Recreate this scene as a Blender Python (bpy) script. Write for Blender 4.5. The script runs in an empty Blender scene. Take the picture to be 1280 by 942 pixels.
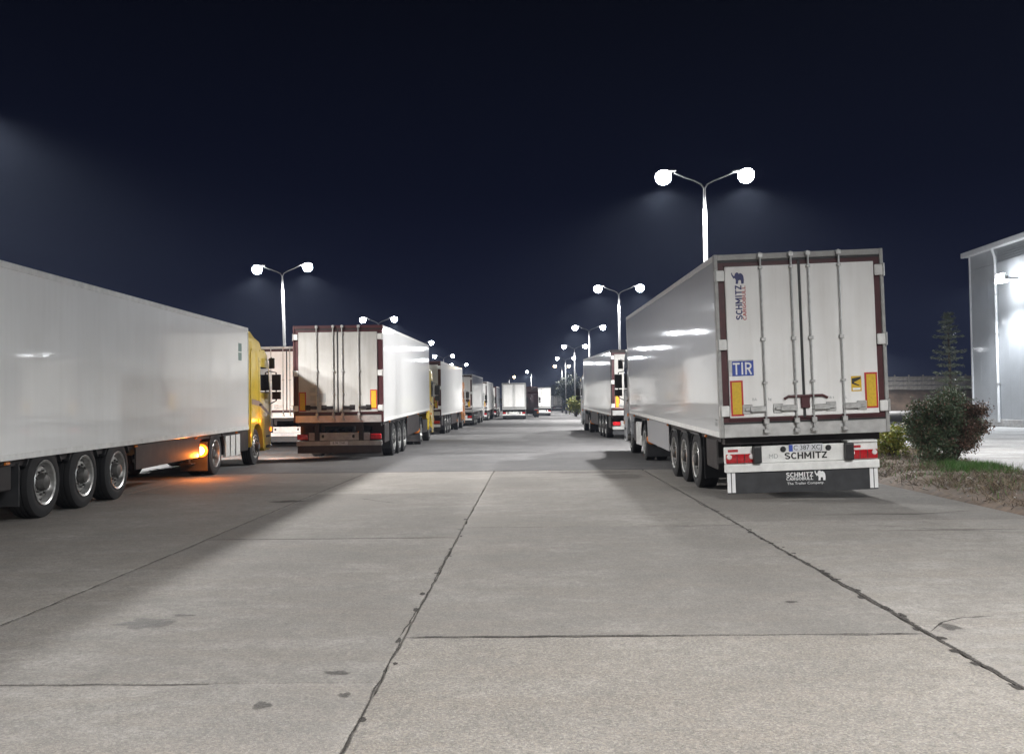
import bpy, bmesh, math, random
import numpy as np
from mathutils import Vector, Matrix
from mathutils import noise as mnoise

random.seed(7)
rng = np.random.default_rng(7)
R = math.radians
SC = bpy.context.scene
C = SC.collection

# ------------------------------------------------------------------ camera
cam_d = bpy.data.cameras.new('camera')
cam = bpy.data.objects.new('camera', cam_d)
C.objects.link(cam)
cam_d.sensor_width = 36.0
cam_d.lens = 1180 / 1280 * 36
cam_d.clip_start = 0.05
cam_d.clip_end = 3000
cam.matrix_world = (Matrix.Translation((0, 0, 1.55)) @ Matrix.Rotation(R(1.07), 4, 'Z')
                    @ Matrix.Rotation(R(90 + 1.70), 4, 'X') @ Matrix.Rotation(R(-0.7), 4, 'Z'))
SC.camera = cam

# ------------------------------------------------------------------ night sky, exposure
SC.view_settings.view_transform = 'Standard'
SC.view_settings.look = 'None'
SC.view_settings.exposure = 0.0
SC.view_settings.gamma = 1.0
SC.cycles.use_denoising = True
SC.cycles.max_bounces = 6
SC.cycles.sample_clamp_indirect = 4.0
SC.cycles.use_light_tree = True
world = bpy.data.worlds.new('World')
SC.world = world
world.use_nodes = True
nt = world.node_tree
nt.nodes.clear()
o_ = nt.nodes.new('ShaderNodeOutputWorld')
bg_ = nt.nodes.new('ShaderNodeBackground')
tc_ = nt.nodes.new('ShaderNodeTexCoord')
sx_ = nt.nodes.new('ShaderNodeSeparateXYZ')
rp_ = nt.nodes.new('ShaderNodeValToRGB')
rp_.color_ramp.elements[0].position = 0.0
rp_.color_ramp.elements[0].color = (0.0085, 0.0112, 0.030, 1)
rp_.color_ramp.elements[1].position = 1.0
rp_.color_ramp.elements[1].color = (0.0006, 0.0007, 0.0015, 1)
e_ = rp_.color_ramp.elements.new(0.22)
e_.color = (0.0034, 0.0046, 0.0130, 1)
e_ = rp_.color_ramp.elements.new(0.45)
e_.color = (0.0014, 0.0018, 0.0042, 1)
nt.links.new(tc_.outputs['Generated'], sx_.inputs[0])
nt.links.new(sx_.outputs['Z'], rp_.inputs[0])
nt.links.new(rp_.outputs[0], bg_.inputs[0])
nt.links.new(bg_.outputs[0], o_.inputs[0])
bg_.inputs[1].default_value = 1.0

LAMP_W = 7200.0            # one street lamp head
HAZE = 0.0003
FLOOD_W = 4600.0           # flood light on the warehouse
LAMP_COL = (1.0, 0.985, 0.965)
FLOOD_COL = (0.90, 0.95, 1.0)
AMBER_COL = (1.0, 0.24, 0.025)


# ------------------------------------------------------------------ materials
def nodes_of(name):
    m = bpy.data.materials.new(name)
    m.use_nodes = True
    t = m.node_tree
    b = t.nodes['Principled BSDF']
    return m, t, b


def N(t, kind, **kw):
    n = t.nodes.new(kind)
    for k, v in kw.items():
        if k.startswith('i_'):
            n.inputs[k[2:].replace('_', ' ')].default_value = v
        else:
            setattr(n, k, v)
    return n


def mixc(t, fac, a, b, mode='MIX'):
    n = t.nodes.new('ShaderNodeMix')
    n.data_type = 'RGBA'
    n.blend_type = mode
    for idx, v in ((0, fac), (6, a), (7, b)):
        if hasattr(v, 'is_linked') or isinstance(v, bpy.types.NodeSocket):
            t.links.new(v, n.inputs[idx])
        elif idx == 0:
            n.inputs[0].default_value = v
        else:
            n.inputs[idx].default_value = (*v, 1) if len(v) == 3 else v
    return n.outputs[2]


def ramp(t, src, stops):
    n = t.nodes.new('ShaderNodeValToRGB')
    el = n.color_ramp.elements
    while len(el) < len(stops):
        el.new(0.5)
    for e, (p, c) in zip(el, stops):
        e.position = p
        e.color = (c, c, c, 1) if isinstance(c, (int, float)) else (*c, 1)
    t.links.new(src, n.inputs[0])
    return n.outputs[0]


def noise_tex(t, scale, detail=4, rough=0.55, stretch=None, coord='Object', dist=0.0):
    tc = t.nodes.new('ShaderNodeTexCoord')
    src = tc.outputs[coord]
    if stretch:
        mp = t.nodes.new('ShaderNodeMapping')
        mp.inputs['Scale'].default_value = stretch
        t.links.new(src, mp.inputs[0])
        src = mp.outputs[0]
    n = t.nodes.new('ShaderNodeTexNoise')
    n.inputs['Scale'].default_value = scale
    n.inputs['Detail'].default_value = detail
    n.inputs['Roughness'].default_value = rough
    n.inputs['Distortion'].default_value = dist
    t.links.new(src, n.inputs['Vector'])
    return n.outputs[0]


def bump(t, b, h, strength, dist=0.01):
    n = t.nodes.new('ShaderNodeBump')
    n.inputs['Strength'].default_value = strength
    n.inputs['Distance'].default_value = dist
    t.links.new(h, n.inputs['Height'])
    t.links.new(n.outputs[0], b.inputs['Normal'])
    return n


def plain(name, col, rough=0.5, metal=0.0, coat=0.0, var=0.12, scale=6.0, bmp=0.0):
    """one material with slight mottled variation in colour and gloss"""
    m, t, b = nodes_of(name)
    n = noise_tex(t, scale, 5)
    lo = tuple(c * (1 - var) for c in col)
    hi = tuple(min(1, c * (1 + var)) for c in col)
    t.links.new(mixc(t, ramp(t, n, [(0.3, 0.0), (0.7, 1.0)]), lo, hi), b.inputs['Base Color'])
    t.links.new(ramp(t, n, [(0.2, max(0.02, rough * 0.85)), (0.8, min(1, rough * 1.15))]), b.inputs['Roughness'])
    b.inputs['Metallic'].default_value = metal
    b.inputs['Coat Weight'].default_value = coat
    b.inputs['Coat Roughness'].default_value = 0.06
    if bmp:
        bump(t, b, noise_tex(t, scale * 12, 4), bmp, 0.004)
    return m


def panel_paint(name, col, dirt=0.15, rough=0.32, coat=0.7, wav=0.06):
    """glossy sandwich-panel skin: road film, faint streaks and waviness along its length"""
    m, t, b = nodes_of(name)
    film = noise_tex(t, 1.1, 6, 0.6)
    streak = noise_tex(t, 3.0, 5, 0.6, stretch=(3.0, 3.0, 0.18))
    fac = ramp(t, film, [(0.38, 0.0), (0.75, dirt)])
    fac2 = ramp(t, streak, [(0.45, 0.0), (0.8, dirt * 0.9)])
    dirty = tuple(c * k for c, k in zip(col, (0.50, 0.47, 0.42)))
    c1 = mixc(t, fac, col, dirty)
    c2 = mixc(t, fac2, c1, dirty)
    t.links.new(c2, b.inputs['Base Color'])
    b.inputs['Roughness'].default_value = rough
    b.inputs['Coat Weight'].default_value = coat
    b.inputs['Coat Roughness'].default_value = 0.05
    w = noise_tex(t, 1.0, 1, 0.3, stretch=(1.3, 1.3, 0.15))
    bn = bump(t, b, w, wav, 0.02)
    t.links.new(bn.outputs[0], b.inputs['Coat Normal'])
    return m


def emit(name, col, strength):
    m, t, b = nodes_of(name)
    b.inputs['Base Color'].default_value = (*col, 1)
    b.inputs['Emission Color'].default_value = (*col, 1)
    b.inputs['Emission Strength'].default_value = strength
    return m


def leafy(name, stops, rough=0.6):
    """each leaf (mesh island) takes its own tint"""
    m, t, b = nodes_of(name)
    g = t.nodes.new('ShaderNodeNewGeometry')
    t.links.new(ramp(t, g.outputs['Random Per Island'], stops), b.inputs['Base Color'])
    b.inputs['Roughness'].default_value = rough
    return m


def concrete(name, col, grit=0.25, stain=0.3, coarse=0.0):
    m, t, b = nodes_of(name)
    oi = t.nodes.new('ShaderNodeObjectInfo')
    big = noise_tex(t, 0.45, 7, 0.62)
    blot = noise_tex(t, 2.3, 6, 0.6, dist=0.6)
    swirl = noise_tex(t, 1.2, 6, 0.65, stretch=(0.55, 2.6, 1.0), dist=0.5)
    fine = noise_tex(t, 34, 5, 0.75)
    grain = noise_tex(t, 160, 2, 0.6)
    dark = tuple(c * 0.62 for c in col)
    light = tuple(min(1, c * 1.22) for c in col)
    warm = (col[0] * 0.76, col[1] * 0.71, col[2] * 0.665)
    c = mixc(t, ramp(t, big, [(0.38, 0.0), (0.62, 1.0)]), dark, light)
    c = mixc(t, ramp(t, blot, [(0.40, 0.0), (0.72, stain)]), c, tuple(x * 0.42 for x in col))
    c = mixc(t, ramp(t, swirl, [(0.44, 0.0), (0.62, 0.75)]), c, warm)
    c = mixc(t, ramp(t, fine, [(0.35, grit), (0.62, 0.0)]), c, tuple(x * 0.35 for x in col))
    mott = noise_tex(t, 8, 6, 0.7)
    c = mixc(t, ramp(t, mott, [(0.40, 0.55), (0.56, 0.0)]), c, tuple(x * 0.45 for x in col))
    c = mixc(t, ramp(t, grain, [(0.55, 0.0), (0.75, grit * 0.8)]), c, light)
    if coarse:
        tc = t.nodes.new('ShaderNodeTexCoord')
        vo = t.nodes.new('ShaderNodeTexVoronoi')
        vo.inputs['Scale'].default_value = 105
        t.links.new(tc.outputs['Object'], vo.inputs['Vector'])
        sp = t.nodes.new('ShaderNodeSeparateColor')
        t.links.new(vo.outputs['Color'], sp.inputs[0])
        c = mixc(t, coarse, c, ramp(t, sp.outputs[0], [(0.0, tuple(x * 0.22 for x in col)), (0.55, col),
                                                         (0.8, (col[0] * 1.35, col[1] * 1.22, col[2] * 1.05)), (1.0, tuple(min(1, x * 1.9) for x in col))]))
    shade = ramp(t, oi.outputs['Random'], [(0.0, 0.84), (1.0, 1.12)])
    c = mixc(t, 1.0, c, shade, 'MULTIPLY')
    t.links.new(c, b.inputs['Base Color'])
    b.inputs['Roughness'].default_value = 0.85
    ad = t.nodes.new('ShaderNodeMath'); ad.operation = 'ADD'
    t.links.new(fine, ad.inputs[0]); t.links.new(grain, ad.inputs[1])
    bump(t, b, ad.outputs[0], 0.55 + coarse * 0.4, 0.008)
    return m


M = {}
M['panel'] = panel_paint('white_panel_skin', (0.87, 0.87, 0.86), 0.12)
M['panel_grey'] = panel_paint('grey_white_panel_skin', (0.68, 0.69, 0.69), 0.12, 0.28, 0.9, 0.035)
M['door'] = panel_paint('white_door_skin', (0.88, 0.875, 0.86), 0.22, 0.4, 0.3, 0.12)
M['door_dirty'] = panel_paint('road_dirty_door_skin', (0.52, 0.515, 0.495), 0.45, 0.55, 0.1, 0.12)
M['door_grey'] = panel_paint('dull_white_door_skin', (0.74, 0.73, 0.70), 0.3, 0.5, 0.1, 0.12)
M['maroon'] = plain('maroon_paint', (0.062, 0.011, 0.014), 0.45, coat=0.2, var=0.25)
M['alu'] = plain('brushed_aluminium', (0.52, 0.52, 0.51), 0.42, 0.7, var=0.15)
M['steel'] = plain('galvanised_steel', (0.46, 0.46, 0.45), 0.45, 0.65, var=0.22, scale=14)
M['grey'] = plain('grey_painted_metal', (0.33, 0.33, 0.32), 0.5, 0.2, var=0.2)
M['white'] = plain('white_painted_metal', (0.74, 0.74, 0.72), 0.4, coat=0.3, var=0.12)
M['black'] = plain('black_plastic', (0.018, 0.018, 0.019), 0.45, var=0.3)
M['chassis'] = plain('dark_chassis_paint', (0.016, 0.012, 0.012), 0.6, var=0.4)
M['rubber'] = plain('tyre_rubber', (0.011, 0.011, 0.012), 0.8, var=0.35, scale=9, bmp=0.3)
M['flap'] = plain('rubber_flap', (0.03, 0.031, 0.034), 0.5, var=0.3)
M['rim'] = plain('dull_silver_rim', (0.50, 0.50, 0.49), 0.34, 0.85, var=0.3, scale=12)
M['hub'] = plain('hub_iron', (0.09, 0.088, 0.085), 0.5, 0.5, var=0.3)
M['yellow_cab'] = plain('yellow_cab_paint', (0.70, 0.50, 0.045), 0.3, coat=0.6, var=0.08)
M['white_cab'] = plain('white_cab_paint', (0.74, 0.75, 0.75), 0.3, coat=0.6, var=0.06)
M['grey_cab'] = plain('silver_grey_cab_paint', (0.34, 0.36, 0.38), 0.3, coat=0.6, var=0.08)
M['red_cab'] = plain('dark_red_cab_paint', (0.04, 0.007, 0.008), 0.32, coat=0.6, var=0.1)
M['orange_cab'] = plain('brown_orange_cab_paint', (0.42, 0.16, 0.03), 0.35, coat=0.5, var=0.1)
M['glass'] = plain('dark_cab_glass', (0.012, 0.014, 0.017), 0.06, coat=0.5, var=0.1)
M['mirror'] = plain('mirror_glass', (0.6, 0.6, 0.6), 0.06, 1.0, var=0.02)
M['refl_yellow'] = plain('yellow_reflective_sheet', (0.62, 0.40, 0.02), 0.5, var=0.12, scale=30)
M['refl_red'] = plain('red_reflective_sheet', (0.45, 0.02, 0.02), 0.5, var=0.1)
M['tail_red'] = plain('red_lamp_lens', (0.42, 0.012, 0.018), 0.15, coat=0.8, var=0.3, scale=20)
M['lens_clear'] = plain('clear_lamp_lens', (0.75, 0.72, 0.70), 0.12, coat=0.8, var=0.1)
M['amber_off'] = plain('amber_lens_unlit', (0.55, 0.16, 0.02), 0.2, coat=0.6, var=0.1)
M['sign_blue'] = plain('blue_plate_enamel', (0.03, 0.07, 0.36), 0.4, coat=0.3, var=0.1)
M['ink_navy'] = plain('navy_print', (0.02, 0.025, 0.13), 0.45, var=0.05)
M['ink_red'] = plain('red_print', (0.40, 0.025, 0.03), 0.45, var=0.05)
M['ink_black'] = plain('black_print', (0.02, 0.02, 0.02), 0.5, var=0.05)
M['ink_white'] = plain('white_print', (0.78, 0.78, 0.78), 0.5, var=0.04)
M['ink_grey'] = plain('grey_print', (0.34, 0.35, 0.35), 0.5, var=0.1)
M['decal'] = plain('grey_green_decal', (0.16, 0.25, 0.23), 0.4, var=0.1)
M['plate'] = plain('number_plate_white', (0.60, 0.61, 0.64), 0.45, var=0.08)
M['stripe'] = plain('mauve_stripe_print', (0.28, 0.20, 0.17), 0.4, var=0.1)
M['lamp_glow'] = emit('lit_lamp_glare', (0.93, 0.96, 1.0), 90)
M['lamp_warm'] = emit('warm_lit_lamp_glare', (1.0, 0.78, 0.45), 60)
M['flood_glow'] = emit('lit_flood_lens', (0.93, 0.97, 1.0), 130)
M['amber_glow'] = emit('lit_amber_lens', (1.0, 0.17, 0.01), 4.5)
M['amber_core'] = emit('amber_glare_core', (1.0, 0.62, 0.25), 18)
M['pole'] = plain('galvanised_pole', (0.085, 0.087, 0.09), 0.65, 0.1, var=0.2, scale=8)
M['concrete'] = concrete('worn_concrete', (0.285, 0.270, 0.252), 0.70, 0.65, 0.20)
M['aggregate'] = concrete('exposed_aggregate_concrete', (0.252, 0.236, 0.216), 0.7, 0.5, 0.30)
M['apron'] = concrete('pale_concrete', (0.42, 0.42, 0.42), 0.12, 0.25)
M['asphalt'] = concrete('grey_asphalt', (0.145, 0.145, 0.15), 0.3, 0.3, 0.25)
M['joint'] = plain('joint_dirt', (0.035, 0.030, 0.026), 0.95, var=0.4, scale=20, bmp=0.4)
M['stain'] = plain('oil_stained_concrete', (0.085, 0.082, 0.08), 0.7, var=0.35, scale=14)
M['earth'] = plain('dry_earth', (0.13, 0.095, 0.07), 0.95, var=0.5, scale=5, bmp=0.6)
M['bank'] = plain('brown_earth_bank', (0.065, 0.046, 0.034), 0.95, var=0.6, scale=0.8, bmp=0.6)
M['dry'] = leafy('dry_weed_blades', [(0.0, (0.06, 0.042, 0.03)), (0.35, (0.11, 0.08, 0.05)), (0.75, (0.20, 0.15, 0.095)), (1.0, (0.30, 0.24, 0.16))])
M['green'] = leafy('green_grass_blades', [(0.0, (0.04, 0.12, 0.018)), (0.6, (0.075, 0.19, 0.03)), (1.0, (0.12, 0.20, 0.05))])
M['bush'] = leafy('dark_bush_leaves', [(0.0, (0.05, 0.085, 0.045)), (0.45, (0.12, 0.175, 0.09)), (0.80, (0.12, 0.125, 0.07)), (1.0, (0.24, 0.14, 0.10))])
M['shrub'] = leafy('yellow_green_leaves', [(0.0, (0.12, 0.18, 0.03)), (0.6, (0.28, 0.30, 0.045)), (1.0, (0.42, 0.36, 0.06))])
M['needles'] = leafy('spruce_needles', [(0.0, (0.10, 0.125, 0.085)), (0.6, (0.16, 0.185, 0.125)), (1.0, (0.22, 0.23, 0.16))])
M['tree'] = leafy('tree_leaves', [(0.0, (0.014, 0.024, 0.012)), (0.7, (0.026, 0.038, 0.018)), (1.0, (0.045, 0.055, 0.024))], 0.8)
M['bark'] = plain('bark', (0.075, 0.055, 0.042), 0.9, var=0.35, scale=18, bmp=0.5)
M['clad'] = plain('grey_cladding', (0.36, 0.375, 0.395), 0.5, 0.2, coat=0.2, var=0.06, scale=1.5)
M['trim'] = plain('pale_flashing', (0.70, 0.71, 0.73), 0.4, 0.1, var=0.06)
M['fence'] = plain('weathered_fence_concrete', (0.27, 0.255, 0.235), 0.9, var=0.3, scale=2, bmp=0.4)
M['stone'] = plain('pale_stone', (0.45, 0.44, 0.42), 0.85, var=0.25, scale=9, bmp=0.4)
M['roofing'] = plain('grey_sheet_roof', (0.25, 0.26, 0.28), 0.5, 0.3, var=0.1)
M['skirt'] = plain('grey_side_guard', (0.24, 0.24, 0.25), 0.45, var=0.15)


# ------------------------------------------------------------------ mesh helpers
class MB:
    def __init__(self):
        self.v = []; self.f = []

    def add(self, vs, fs):
        o = len(self.v)
        self.v += [tuple(p) for p in vs]
        self.f += [tuple(i + o for i in f) for f in fs]
        return self

    def box(self, x0, x1, y0, y1, z0, z1):
        return self.add([(x0, y0, z0), (x1, y0, z0), (x1, y1, z0), (x0, y1, z0),
                         (x0, y0, z1), (x1, y0, z1), (x1, y1, z1), (x0, y1, z1)],
                        [(0, 3, 2, 1), (4, 5, 6, 7), (0, 1, 5, 4), (1, 2, 6, 5), (2, 3, 7, 6), (3, 0, 4, 7)])

    def tube(self, pts, rad, n=8, caps=True):
        pts = [Vector(p) for p in pts]
        rads = rad if isinstance(rad, (list, tuple)) else [rad] * len(pts)
        rings = []
        u = None
        for i, p in enumerate(pts):
            d = (pts[min(i + 1, len(pts) - 1)] - pts[max(i - 1, 0)]).normalized()
            if u is None:
                u = d.orthogonal().normalized()
            else:
                u = (u - d * u.dot(d)).normalized()
            w = d.cross(u)
            rings.append([p + (u * math.cos(2 * math.pi * k / n) + w * math.sin(2 * math.pi * k / n)) * rads[i] for k in range(n)])
        vs = [q for r_ in rings for q in r_]
        fs = []
        for i in range(len(pts) - 1):
            for k in range(n):
                a, b = i * n + k, i * n + (k + 1) % n
                fs.append((a, b, b + n, a + n))
        if caps:
            fs.append(tuple(reversed(range(n))))
            fs.append(tuple((len(pts) - 1) * n + k for k in range(n)))
        return self.add(vs, fs)

    def prism(self, poly, axis, a, b):
        """poly: 2-D outline; axis 0: (y,z) along x, 1: (x,z) along y, 2: (x,y) along z"""
        def P(p, t):
            return (t, p[0], p[1]) if axis == 0 else ((p[0], t, p[1]) if axis == 1 else (p[0], p[1], t))
        n = len(poly)
        vs = [P(p, a) for p in poly] + [P(p, b) for p in poly]
        fs = [tuple(range(n)), tuple(reversed(range(n, 2 * n)))]
        fs += [(i, i + n, (i + 1) % n + n, (i + 1) % n) for i in range(n)]
        return self.add(vs, fs)

    def lathe(self, prof, n=28, axis='X', c=(0, 0, 0), close=False):
        """prof: (along, radius)"""
        vs = []
        for a, r_ in prof:
            for k in range(n):
                th = 2 * math.pi * k / n
                p = (a, r_ * math.cos(th), r_ * math.sin(th)) if axis == 'X' else (r_ * math.cos(th), r_ * math.sin(th), a)
                vs.append((p[0] + c[0], p[1] + c[1], p[2] + c[2]))
        fs = []
        m = len(prof)
        for i in range(m if close else m - 1):
            j = (i + 1) % m
            for k in range(n):
                k2 = (k + 1) % n
                fs.append((i * n + k, i * n + k2, j * n + k2, j * n + k))
        if not close:
            fs.append(tuple(reversed(range(n))))
            fs.append(tuple((m - 1) * n + k for k in range(n)))
        return self.add(vs, fs)

    def mesh(self, name, bevel=0.0, smooth=None, seg=1):
        me = bpy.data.meshes.new(name)
        me.from_pydata(self.v, [], self.f)
        bm = bmesh.new(); bm.from_mesh(me)
        bmesh.ops.recalc_face_normals(bm, faces=bm.faces)
        if bevel:
            es = [e for e in bm.edges if len(e.link_faces) == 2 and e.calc_face_angle(0) > 0.5]
            bmesh.ops.bevel(bm, geom=es, offset=bevel, segments=seg, affect='EDGES', clamp_overlap=True, profile=0.7)
        bm.to_mesh(me); bm.free()
        if smooth:
            me.shade_smooth()
            me.set_sharp_from_angle(angle=R(smooth))
        return me


MESH = {}


def obj(name, mb, mat, parent=None, bevel=0.0, smooth=None, key=None, seg=1, loc=None):
    """link one mesh object; a key shares the mesh between alike pieces"""
    k = (key, mat) if key else None
    if k and k in MESH:
        me = MESH[k]
    else:
        me = (mb() if callable(mb) else mb).mesh(name, bevel, smooth, seg)
        me.materials.append(M[mat])
        if k:
            MESH[k] = me
    o = bpy.data.objects.new(name, me)
    C.objects.link(o)
    if parent is not None:
        o.parent = parent
    if loc is not None:
        o.location = loc
    return o


def tag(o, label=None, cat=None, group=None, kind=None):
    if label: o['label'] = label
    if cat: o['category'] = cat
    if group: o['group'] = group
    if kind: o['kind'] = kind
    return o


def empty(name, loc=(0, 0, 0), rz=0.0, label=None, cat=None, group=None):
    o = bpy.data.objects.new(name, None)
    o.empty_display_size = 0.3
    C.objects.link(o)
    o.location = loc
    o.rotation_euler = (0, 0, rz)
    return tag(o, label, cat, group)


def text(name, s, mat, parent, pos, size, face='-Y', turn=0.0, bold=0.0, width=None, key=None, depth=0.0015, sx=None):
    """printed lettering as thin geometry; centred on pos"""
    k = ('text', s, size, face, turn, bold, width, mat)
    if k in MESH:
        me = MESH[k]
    else:
        cu = bpy.data.curves.new(name, 'FONT')
        cu.body = s
        cu.size = size
        cu.align_x = 'CENTER'; cu.align_y = 'CENTER'
        cu.extrude = depth
        cu.offset = bold
        cu.resolution_u = 3
        tmp = bpy.data.objects.new(name, cu)
        C.objects.link(tmp)
        dg = bpy.context.evaluated_depsgraph_get()
        me = bpy.data.meshes.new_from_object(tmp.evaluated_get(dg))
        bpy.data.objects.remove(tmp); bpy.data.curves.remove(cu)
        me.name = name
        if width:
            xs = [v.co.x for v in me.vertices]
            f = width / max(1e-6, max(xs) - min(xs))
            for v in me.vertices: v.co.x *= f
        mtx = Matrix.Rotation(turn, 4, 'Z')
        if face == '-Y':
            mtx = Matrix.Rotation(R(90), 4, 'X') @ mtx
        elif face == '+X':
            mtx = Matrix.Rotation(R(90), 4, 'Z') @ Matrix.Rotation(R(90), 4, 'X') @ mtx
        elif face == '-X':
            mtx = Matrix.Rotation(R(-90), 4, 'Z') @ Matrix.Rotation(R(90), 4, 'X') @ mtx
        me.transform(mtx)
        me.materials.clear()
        me.materials.append(M[mat])
        MESH[k] = me
    o = bpy.data.objects.new(name, me)
    C.objects.link(o)
    o.parent = parent
    o.location = pos
    return o


def arc_(cx, cy, rx, ry, a0, a1, n=7):
    return [(cx + rx * math.cos(R(a0 + (a1 - a0) * i / (n - 1))), cy + ry * math.sin(R(a0 + (a1 - a0) * i / (n - 1)))) for i in range(n)]


GLYPH = {     # centre-line strokes in a cell 0..w by 0..1
    'S': (0.62, [arc_(0.31, 0.735, 0.25, 0.205, 25, 270) + arc_(0.31, 0.265, 0.25, 0.205, 90, -155)]),
    'C': (0.64, [arc_(0.36, 0.5, 0.29, 0.44, 48, 312, 11)]),
    'H': (0.68, [[(0.09, 0), (0.09, 1)], [(0.59, 0), (0.59, 1)], [(0.09, 0.52), (0.59, 0.52)]]),
    'M': (0.84, [[(0.09, 0), (0.09, 1)], [(0.75, 0), (0.75, 1)], [(0.11, 0.94), (0.42, 0.30)], [(0.42, 0.30), (0.73, 0.94)]]),
    'I': (0.28, [[(0.14, 0), (0.14, 1)]]),
    'T': (0.60, [[(0.0, 0.92), (0.60, 0.92)], [(0.30, 0), (0.30, 0.9)]]),
    'Z': (0.60, [[(0.03, 0.92), (0.57, 0.92)], [(0.52, 0.9), (0.08, 0.1)], [(0.03, 0.08), (0.57, 0.08)]]),
    'A': (0.68, [[(0.03, 0), (0.34, 0.98)], [(0.34, 0.98), (0.65, 0)], [(0.16, 0.30), (0.52, 0.30)]]),
    'R': (0.64, [[(0.09, 0), (0.09, 1)], [(0.09, 0.92), (0.34, 0.92)] + arc_(0.34, 0.70, 0.22, 0.22, 90, -90) + [(0.09, 0.48)], [(0.33, 0.48), (0.58, 0)]]),
    'G': (0.68, [arc_(0.36, 0.5, 0.29, 0.44, 48, 330, 11), [(0.38, 0.46), (0.65, 0.46)], [(0.61, 0.46), (0.61, 0.14)]]),
    'O': (0.72, [arc_(0.36, 0.5, 0.28, 0.43, 0, 360, 15)]),
    'B': (0.64, [[(0.09, 0), (0.09, 1)], [(0.09, 0.93), (0.33, 0.93)] + arc_(0.33, 0.73, 0.2, 0.2, 90, -90) + [(0.09, 0.53)],
                 [(0.30, 0.51)] + arc_(0.34, 0.29, 0.22, 0.22, 90, -90) + [(0.09, 0.07)]]),
    'U': (0.68, [[(0.09, 1), (0.09, 0.32)] + arc_(0.34, 0.32, 0.25, 0.26, 180, 360) + [(0.59, 1)]]),
    'L': (0.56, [[(0.09, 1), (0.09, 0)], [(0.09, 0.08), (0.54, 0.08)]]),
}


def block_text(s_, mat, parent, pos, height, width, turn=0.0, weight=0.16):
    """bold block capitals as thin printed shapes on a face that looks to -y; centred on pos"""
    mb = MB()
    x = 0.0
    k = 0
    for ch in s_:
        w, strokes = GLYPH[ch]
        for st in strokes:
            for i in range(len(st) - 1):
                a = Vector((x + st[i][0], st[i][1])); b = Vector((x + st[i + 1][0], st[i + 1][1]))
                d = (b - a).normalized(); n = Vector((-d.y, d.x)) * weight / 2
                e = d * (weight * 0.18)
                k += 1
                q = [a - e + n, b + e + n, b + e - n, a - e - n]
                mb.add([(p.x, -(0.0008 + 0.00004 * (k % 23)), p.y) for p in q] + [(p.x, 0.0008, p.y) for p in q],
                       [(0, 1, 2, 3), (7, 6, 5, 4), (0, 4, 5, 1), (1, 5, 6, 2), (2, 6, 7, 3), (3, 7, 4, 0)])
        x += w + 0.12
    x -= 0.12
    fx = width / x
    ct, sn = math.cos(turn), math.sin(turn)
    out = []
    for px, py, pz in mb.v:
        u, v = (px - x / 2) * fx, (pz - 0.5) * height
        out.append((u * ct - v * sn, py, u * sn + v * ct))
    mb.v = out
    o = obj('lettering', mb, mat, parent, loc=pos)
    o['kind'] = 'stuff'
    return o


# small elephant emblem, trunk raised to the left (unit box, x 0..1, z 0..0.9)
ELEPHANT = [(0.0, 0.86), (0.08, 0.90), (0.10, 0.78), (0.16, 0.66), (0.26, 0.62), (0.30, 0.78), (0.40, 0.90), (0.52, 0.90),
            (0.60, 0.80), (0.74, 0.84), (0.88, 0.76), (0.97, 0.58), (1.0, 0.30), (0.97, 0.0), (0.78, 0.0), (0.76, 0.26),
            (0.66, 0.30), (0.56, 0.26), (0.52, 0.0), (0.34, 0.0), (0.36, 0.30), (0.30, 0.44), (0.20, 0.46), (0.16, 0.40),
            (0.14, 0.52), (0.06, 0.62)]


def emblem(mat, parent, x, y, z, s):
    mb = MB().prism([((px - 0.5) * s, (pz - 0.45) * s) for px, pz in ELEPHANT], 1, -0.0015, 0.0015)
    return obj('emblem', mb, mat, parent, loc=(x, y, z))


# ------------------------------------------------------------------ ground: base sheet, slabs, asphalt, apron
ground = obj('ground', MB().add([(-1500, -200, -0.05), (1500, -200, -0.05), (1500, 2600, -0.05), (-1500, 2600, -0.05)], [(0, 1, 2, 3)]), 'joint')
tag(ground, kind='structure')


def edge_pts(a, b, step, amp, seed, normal):
    a = Vector(a); b = Vector(b)
    n = max(2, int((b - a).length / step))
    out = []
    for i in range(n):
        p = a.lerp(b, i / n)
        k = min(1.0, min(i, n - i) / 4)
        j = (mnoise.noise(Vector((p.x * 2.1, p.y * 2.1, seed))) * 1.2 + mnoise.noise(Vector((p.x * 9, p.y * 9, seed + 5)))
             + 0.5 * mnoise.noise(Vector((p.x * 30, p.y * 30, seed + 9)))) * amp * k
        out.append(p + Vector(normal) * j)
    return out


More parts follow.
